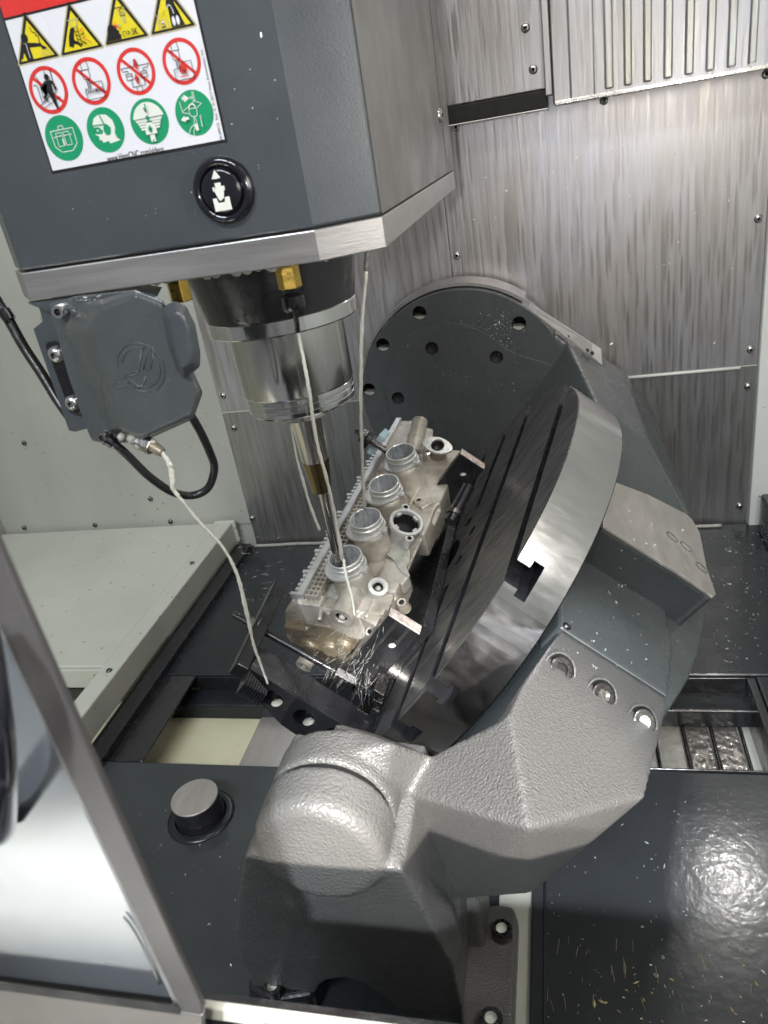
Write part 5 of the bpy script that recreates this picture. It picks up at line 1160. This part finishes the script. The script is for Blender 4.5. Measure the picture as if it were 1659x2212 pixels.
# ================================================================== COOLANT JETS
def jet(label, pts, rad, grp=None):
    P = spline([AY(u, v, y) for u, v, y in pts], 9)
    n = len(P); rr = []
    for i in range(n):
        t = i / (n - 1) * (len(rad) - 1); a = int(min(t, len(rad) - 2)); f = t - a
        rr.append((rad[a] * (1 - f) + rad[a + 1] * f) * random.uniform(.86, 1.14))
    P = [p + Vector((random.uniform(-1, 1), 0, random.uniform(-1, 1))) * .00025 for p in P]
    o = link('coolant_jet', add_tube(BM(), P, rr, 10), 'coolant', smooth=True); return tag(o, label, 'coolant jet')
jet('coolant jet from the nozzle in front of the polished spindle down to the cutter tip', [(643, 714, .545), (655, 774, .548), (667, 839, .555), (676, 903, .568), (689, 974, .585), (710, 1051, .605), (726, 1129, .63), (740, 1210, .655)], [.0015, .0015, .0016, .0015, .0014, .0016, .0018, .0024])
jet('coolant jet falling straight down right of the spindle into the second port', [(791, 585, .512), (783, 690, .53), (780, 800, .56), (780, 900, .60), (783, 1000, .66), (787, 1100, .72)], [.0013, .0014, .0014, .0015, .0016, .0022])
jet('coolant jet passing behind the tool holder toward the casting', [(626, 905, .72), (640, 985, .73), (655, 1040, .74), (668, 1085, .75), (690, 1145, .76)], [.0010, .0012, .0018, .0016, .0022])
jet('curved coolant jet from the nozzle box arching down to the clamp strap', [(350, 978, .446), (366, 1003, .447), (372, 1030, .448), (374, 1055, .449), (392, 1080, .452), (432, 1128, .462), (480, 1180, .475), (512, 1240, .487), (530, 1310, .50), (546, 1385, .515), (562, 1432, .525), (579, 1478, .53)], [.0016, .0021, .0022, .0018, .0013, .0012, .0013, .0014, .0020, .0014, .0013, .0010])
# thin runs below the ports
jet('coolant run spilling from the lowest port down the casting', [(742, 1208, .648), (748, 1245, .632), (760, 1290, .615), (766, 1330, .60)], [.0016, .0018, .0013, .0009])
# splash: short streaks flying off the end of the casting
bm = BM()
for k in range(200):
    u = random.gauss(752, 36); v = random.uniform(1345, 1475); 
    if k > 160: u, v = random.uniform(760, 800), random.uniform(1440, 1500)
    a_ = math.radians(random.gauss(122 if k < 160 else 94, 16)); Lp = random.choice((random.uniform(2, 8), random.uniform(6, 20), random.uniform(18, 44))); y = random.uniform(.53, .60)
    p0 = AY(u, v, y); p1 = AY(u + math.cos(a_) * Lp, v + math.sin(a_) * Lp, y)
    r_ = random.uniform(.00010, .00034); add_tube(bm, [p0, p0.lerp(p1, .5), p1], [r_ * .4, r_, r_ * .2], 5)
for k in range(34):
    u, v = random.uniform(500, 640), random.uniform(1160, 1300); a_ = math.radians(random.gauss(-15, 12)); Lp = random.uniform(4, 16); y = random.uniform(.62, .8)
    p0 = AY(u, v, y); p1 = AY(u + math.cos(a_) * Lp, v + math.sin(a_) * Lp, y); r_ = random.uniform(.0002, .0005)
    add_tube(bm, [p0, p0.lerp(p1, .5), p1], [r_ * .4, r_, r_ * .2], 5)
sp_ = link('coolant_spray', bm, 'spray', smooth=True); tag(sp_, 'fine white coolant spray flying off the lower end of the casting', 'spray', kind='stuff')

# ================================================================== CHIPS
def chips(name, label, n, pick, m, smin, smax, elong=2.0):
    bm = BM()
    for k in range(n):
        P, nn = pick(); fr = axis_frame(P, nn); s_ = random.uniform(smin, smax) * (1 if random.random() < .85 else 1.8); t = random.uniform(0, 6.28); e = random.uniform(1, elong)
        c_, q = math.cos(t), math.sin(t)
        loop = [(-s_ * e, -s_ * .4), (s_ * .2, -s_ * .6), (s_ * e, s_ * .1), (s_ * .1, s_ * .5)]
        A_ = [fr(x * c_ - y * q, x * q + y * c_, .0001) for x, y in loop]; B_ = [fr(x * c_ * .8 - y * q * .8, x * q * .8 + y * c_ * .8, s_ * random.uniform(.2, .8)) for x, y in loop]
        add_prism(bm, A_, B_)
    o = link(name, bm, m); return tag(o, label, 'chips', kind='stuff')
def on_z(z, u0, u1, v0, v1): return lambda: (AZ(random.uniform(u0, u1), random.uniform(v0, v1), z), Vector((0, 0, 1)))
def on_p(p0, n_, u0, u1, v0, v1): return lambda: (AP(random.uniform(u0, u1), random.uniform(v0, v1), p0, n_), Vector(n_))
chips('metal_chips', 'bright metal chips scattered on the pan at the right', 60, on_z(ZP, 1535, 1650, 1150, 1440), 'chip_metal', .0006, .0014)
chips('metal_chips', 'bright metal chips sprinkled on the grey housing beside the table', 34, on_p(T(.1316, 0, 0), TM, 1215, 1400, 1220, 1440), 'chip_metal', .0003, .0008)
def casp(): 
    u = random.uniform(10, 660); v = random.uniform(20, 540); return AY(u, v, cy), Vector((0, -1, 0))
chips('metal_chips', 'tiny chips stuck on the dark face of the spindle head', 10, lambda: (AY(random.uniform(130, 670), random.uniform(395, 480), cy), Vector((0, -1, 0))), 'chip_metal', .0003, .0006)
chips('metal_chips', 'tiny chips stuck on the upper spindle head face right of the sign', 9, lambda: (AY(random.uniform(500, 600), random.uniform(20, 400), cy), Vector((0, -1, 0))), 'chip_metal', .0003, .0006)
chips('metal_chips', 'chips lying on top of the nozzle box', 24, lambda: (AY(random.uniform(150, 300), random.uniform(640, 652), UY + .02), Vector((0, -.4, 1))), 'chip_metal', .0004, .0009)
chips('metal_chips', 'bright chips clinging to the grey rear disc', 90, lambda: (AY(random.gauss(1078, 28), random.gauss(712, 22), 1.2598), Vector((0, -1, 0))), 'chip_metal', .0005, .0011, 1.4)
chips('metal_chips', 'sparse specks on the rear disc', 60, lambda: (AY(random.uniform(850, 1130), random.uniform(740, 900), 1.2555), Vector((0, -1, 0))), 'chip_metal', .0004, .0009, 1.4)
chips('metal_chips', 'sparse specks on the stainless back wall', 70, lambda: (AY(random.uniform(990, 1600), random.uniform(250, 780), WY), Vector((0, -1, 0))), 'chip_metal', .0006, .0013, 2)
chips('metal_chips', 'white chips on the scratched dark cover plate', 110, on_z(ZP + .0121, 1180, 1655, 1720, 2210), 'chip_metal', .0003, .0010, 2.4)
chips('brass_chips', 'yellow brass chips on the scratched dark cover plate', 24, on_z(ZP + .0121, 1230, 1655, 2080, 2210), 'brass_chip', .0005, .0016, 2.6)
chips('metal_chips', 'small chips on the dark front pan left of the support', 30, on_z(ZP, 300, 520, 1700, 2180), 'chip_metal', .0004, .0009)
chips('metal_chips', 'chips along the machined steel rim of the table', 24, on_p(T(.1765, 0, 0), TM, 1320, 1530, 1070, 1270), 'chip_metal', .0004, .0008)
# pale scratches on the cover
bm = BM()
for k in range(34):
    u, v = random.gauss(1400, 130), random.uniform(2040, 2190); P = AZ(u, v, ZP + .0122); Lp = random.uniform(.003, .016); a_ = math.radians(random.gauss(88, 10))
    Q = P + Vector((math.cos(a_) * Lp, math.sin(a_) * Lp, 0)); add_tube(bm, [P, Q], random.uniform(.00008, .00018), 4)
sc_ = link('scratches', bm, 'print_tan', cv, kind='stuff')

# curled swarf lying about
bm = BM()
def curl(P, nn, r_, turns, pitch):
    fr = axis_frame(P, nn); t0 = random.uniform(0, 6.28); ax_ = Vector((math.cos(t0), math.sin(t0), 0)); pts = []
    for k in range(int(turns * 9) + 1):
        a = k * 2 * math.pi / 9; x = pitch * k / 9
        pts.append(fr(ax_.x * x - ax_.y * r_ * math.cos(a), ax_.y * x + ax_.x * r_ * math.cos(a), r_ + r_ * math.sin(a)))
    add_tube(bm, pts, .00022, 4)
for k in range(26):
    q = random.random()
    if q < .35: P, nn = AZ(random.uniform(1540, 1640), random.uniform(1170, 1430), ZP), Vector((0, 0, 1))
    elif q < .6: P, nn = AP(random.uniform(1215, 1400), random.uniform(1210, 1440), T(.1316, 0, 0), TM), TM
    elif q < .8: P, nn = AZ(random.uniform(1200, 1640), random.uniform(2020, 2190), ZP + .0121), Vector((0, 0, 1))
    else: P, nn = AZ(random.uniform(1480, 1620), random.uniform(1560, 1680), ZP - .064), Vector((0, 0, 1))
    curl(P, nn, random.uniform(.0006, .0016), random.uniform(.6, 2.5), random.uniform(.001, .003))
tag(link('curled_swarf', bm, 'chip_metal', smooth=True), 'thin curled metal shavings lying on the pan, housing and cover', 'swarf', kind='stuff')
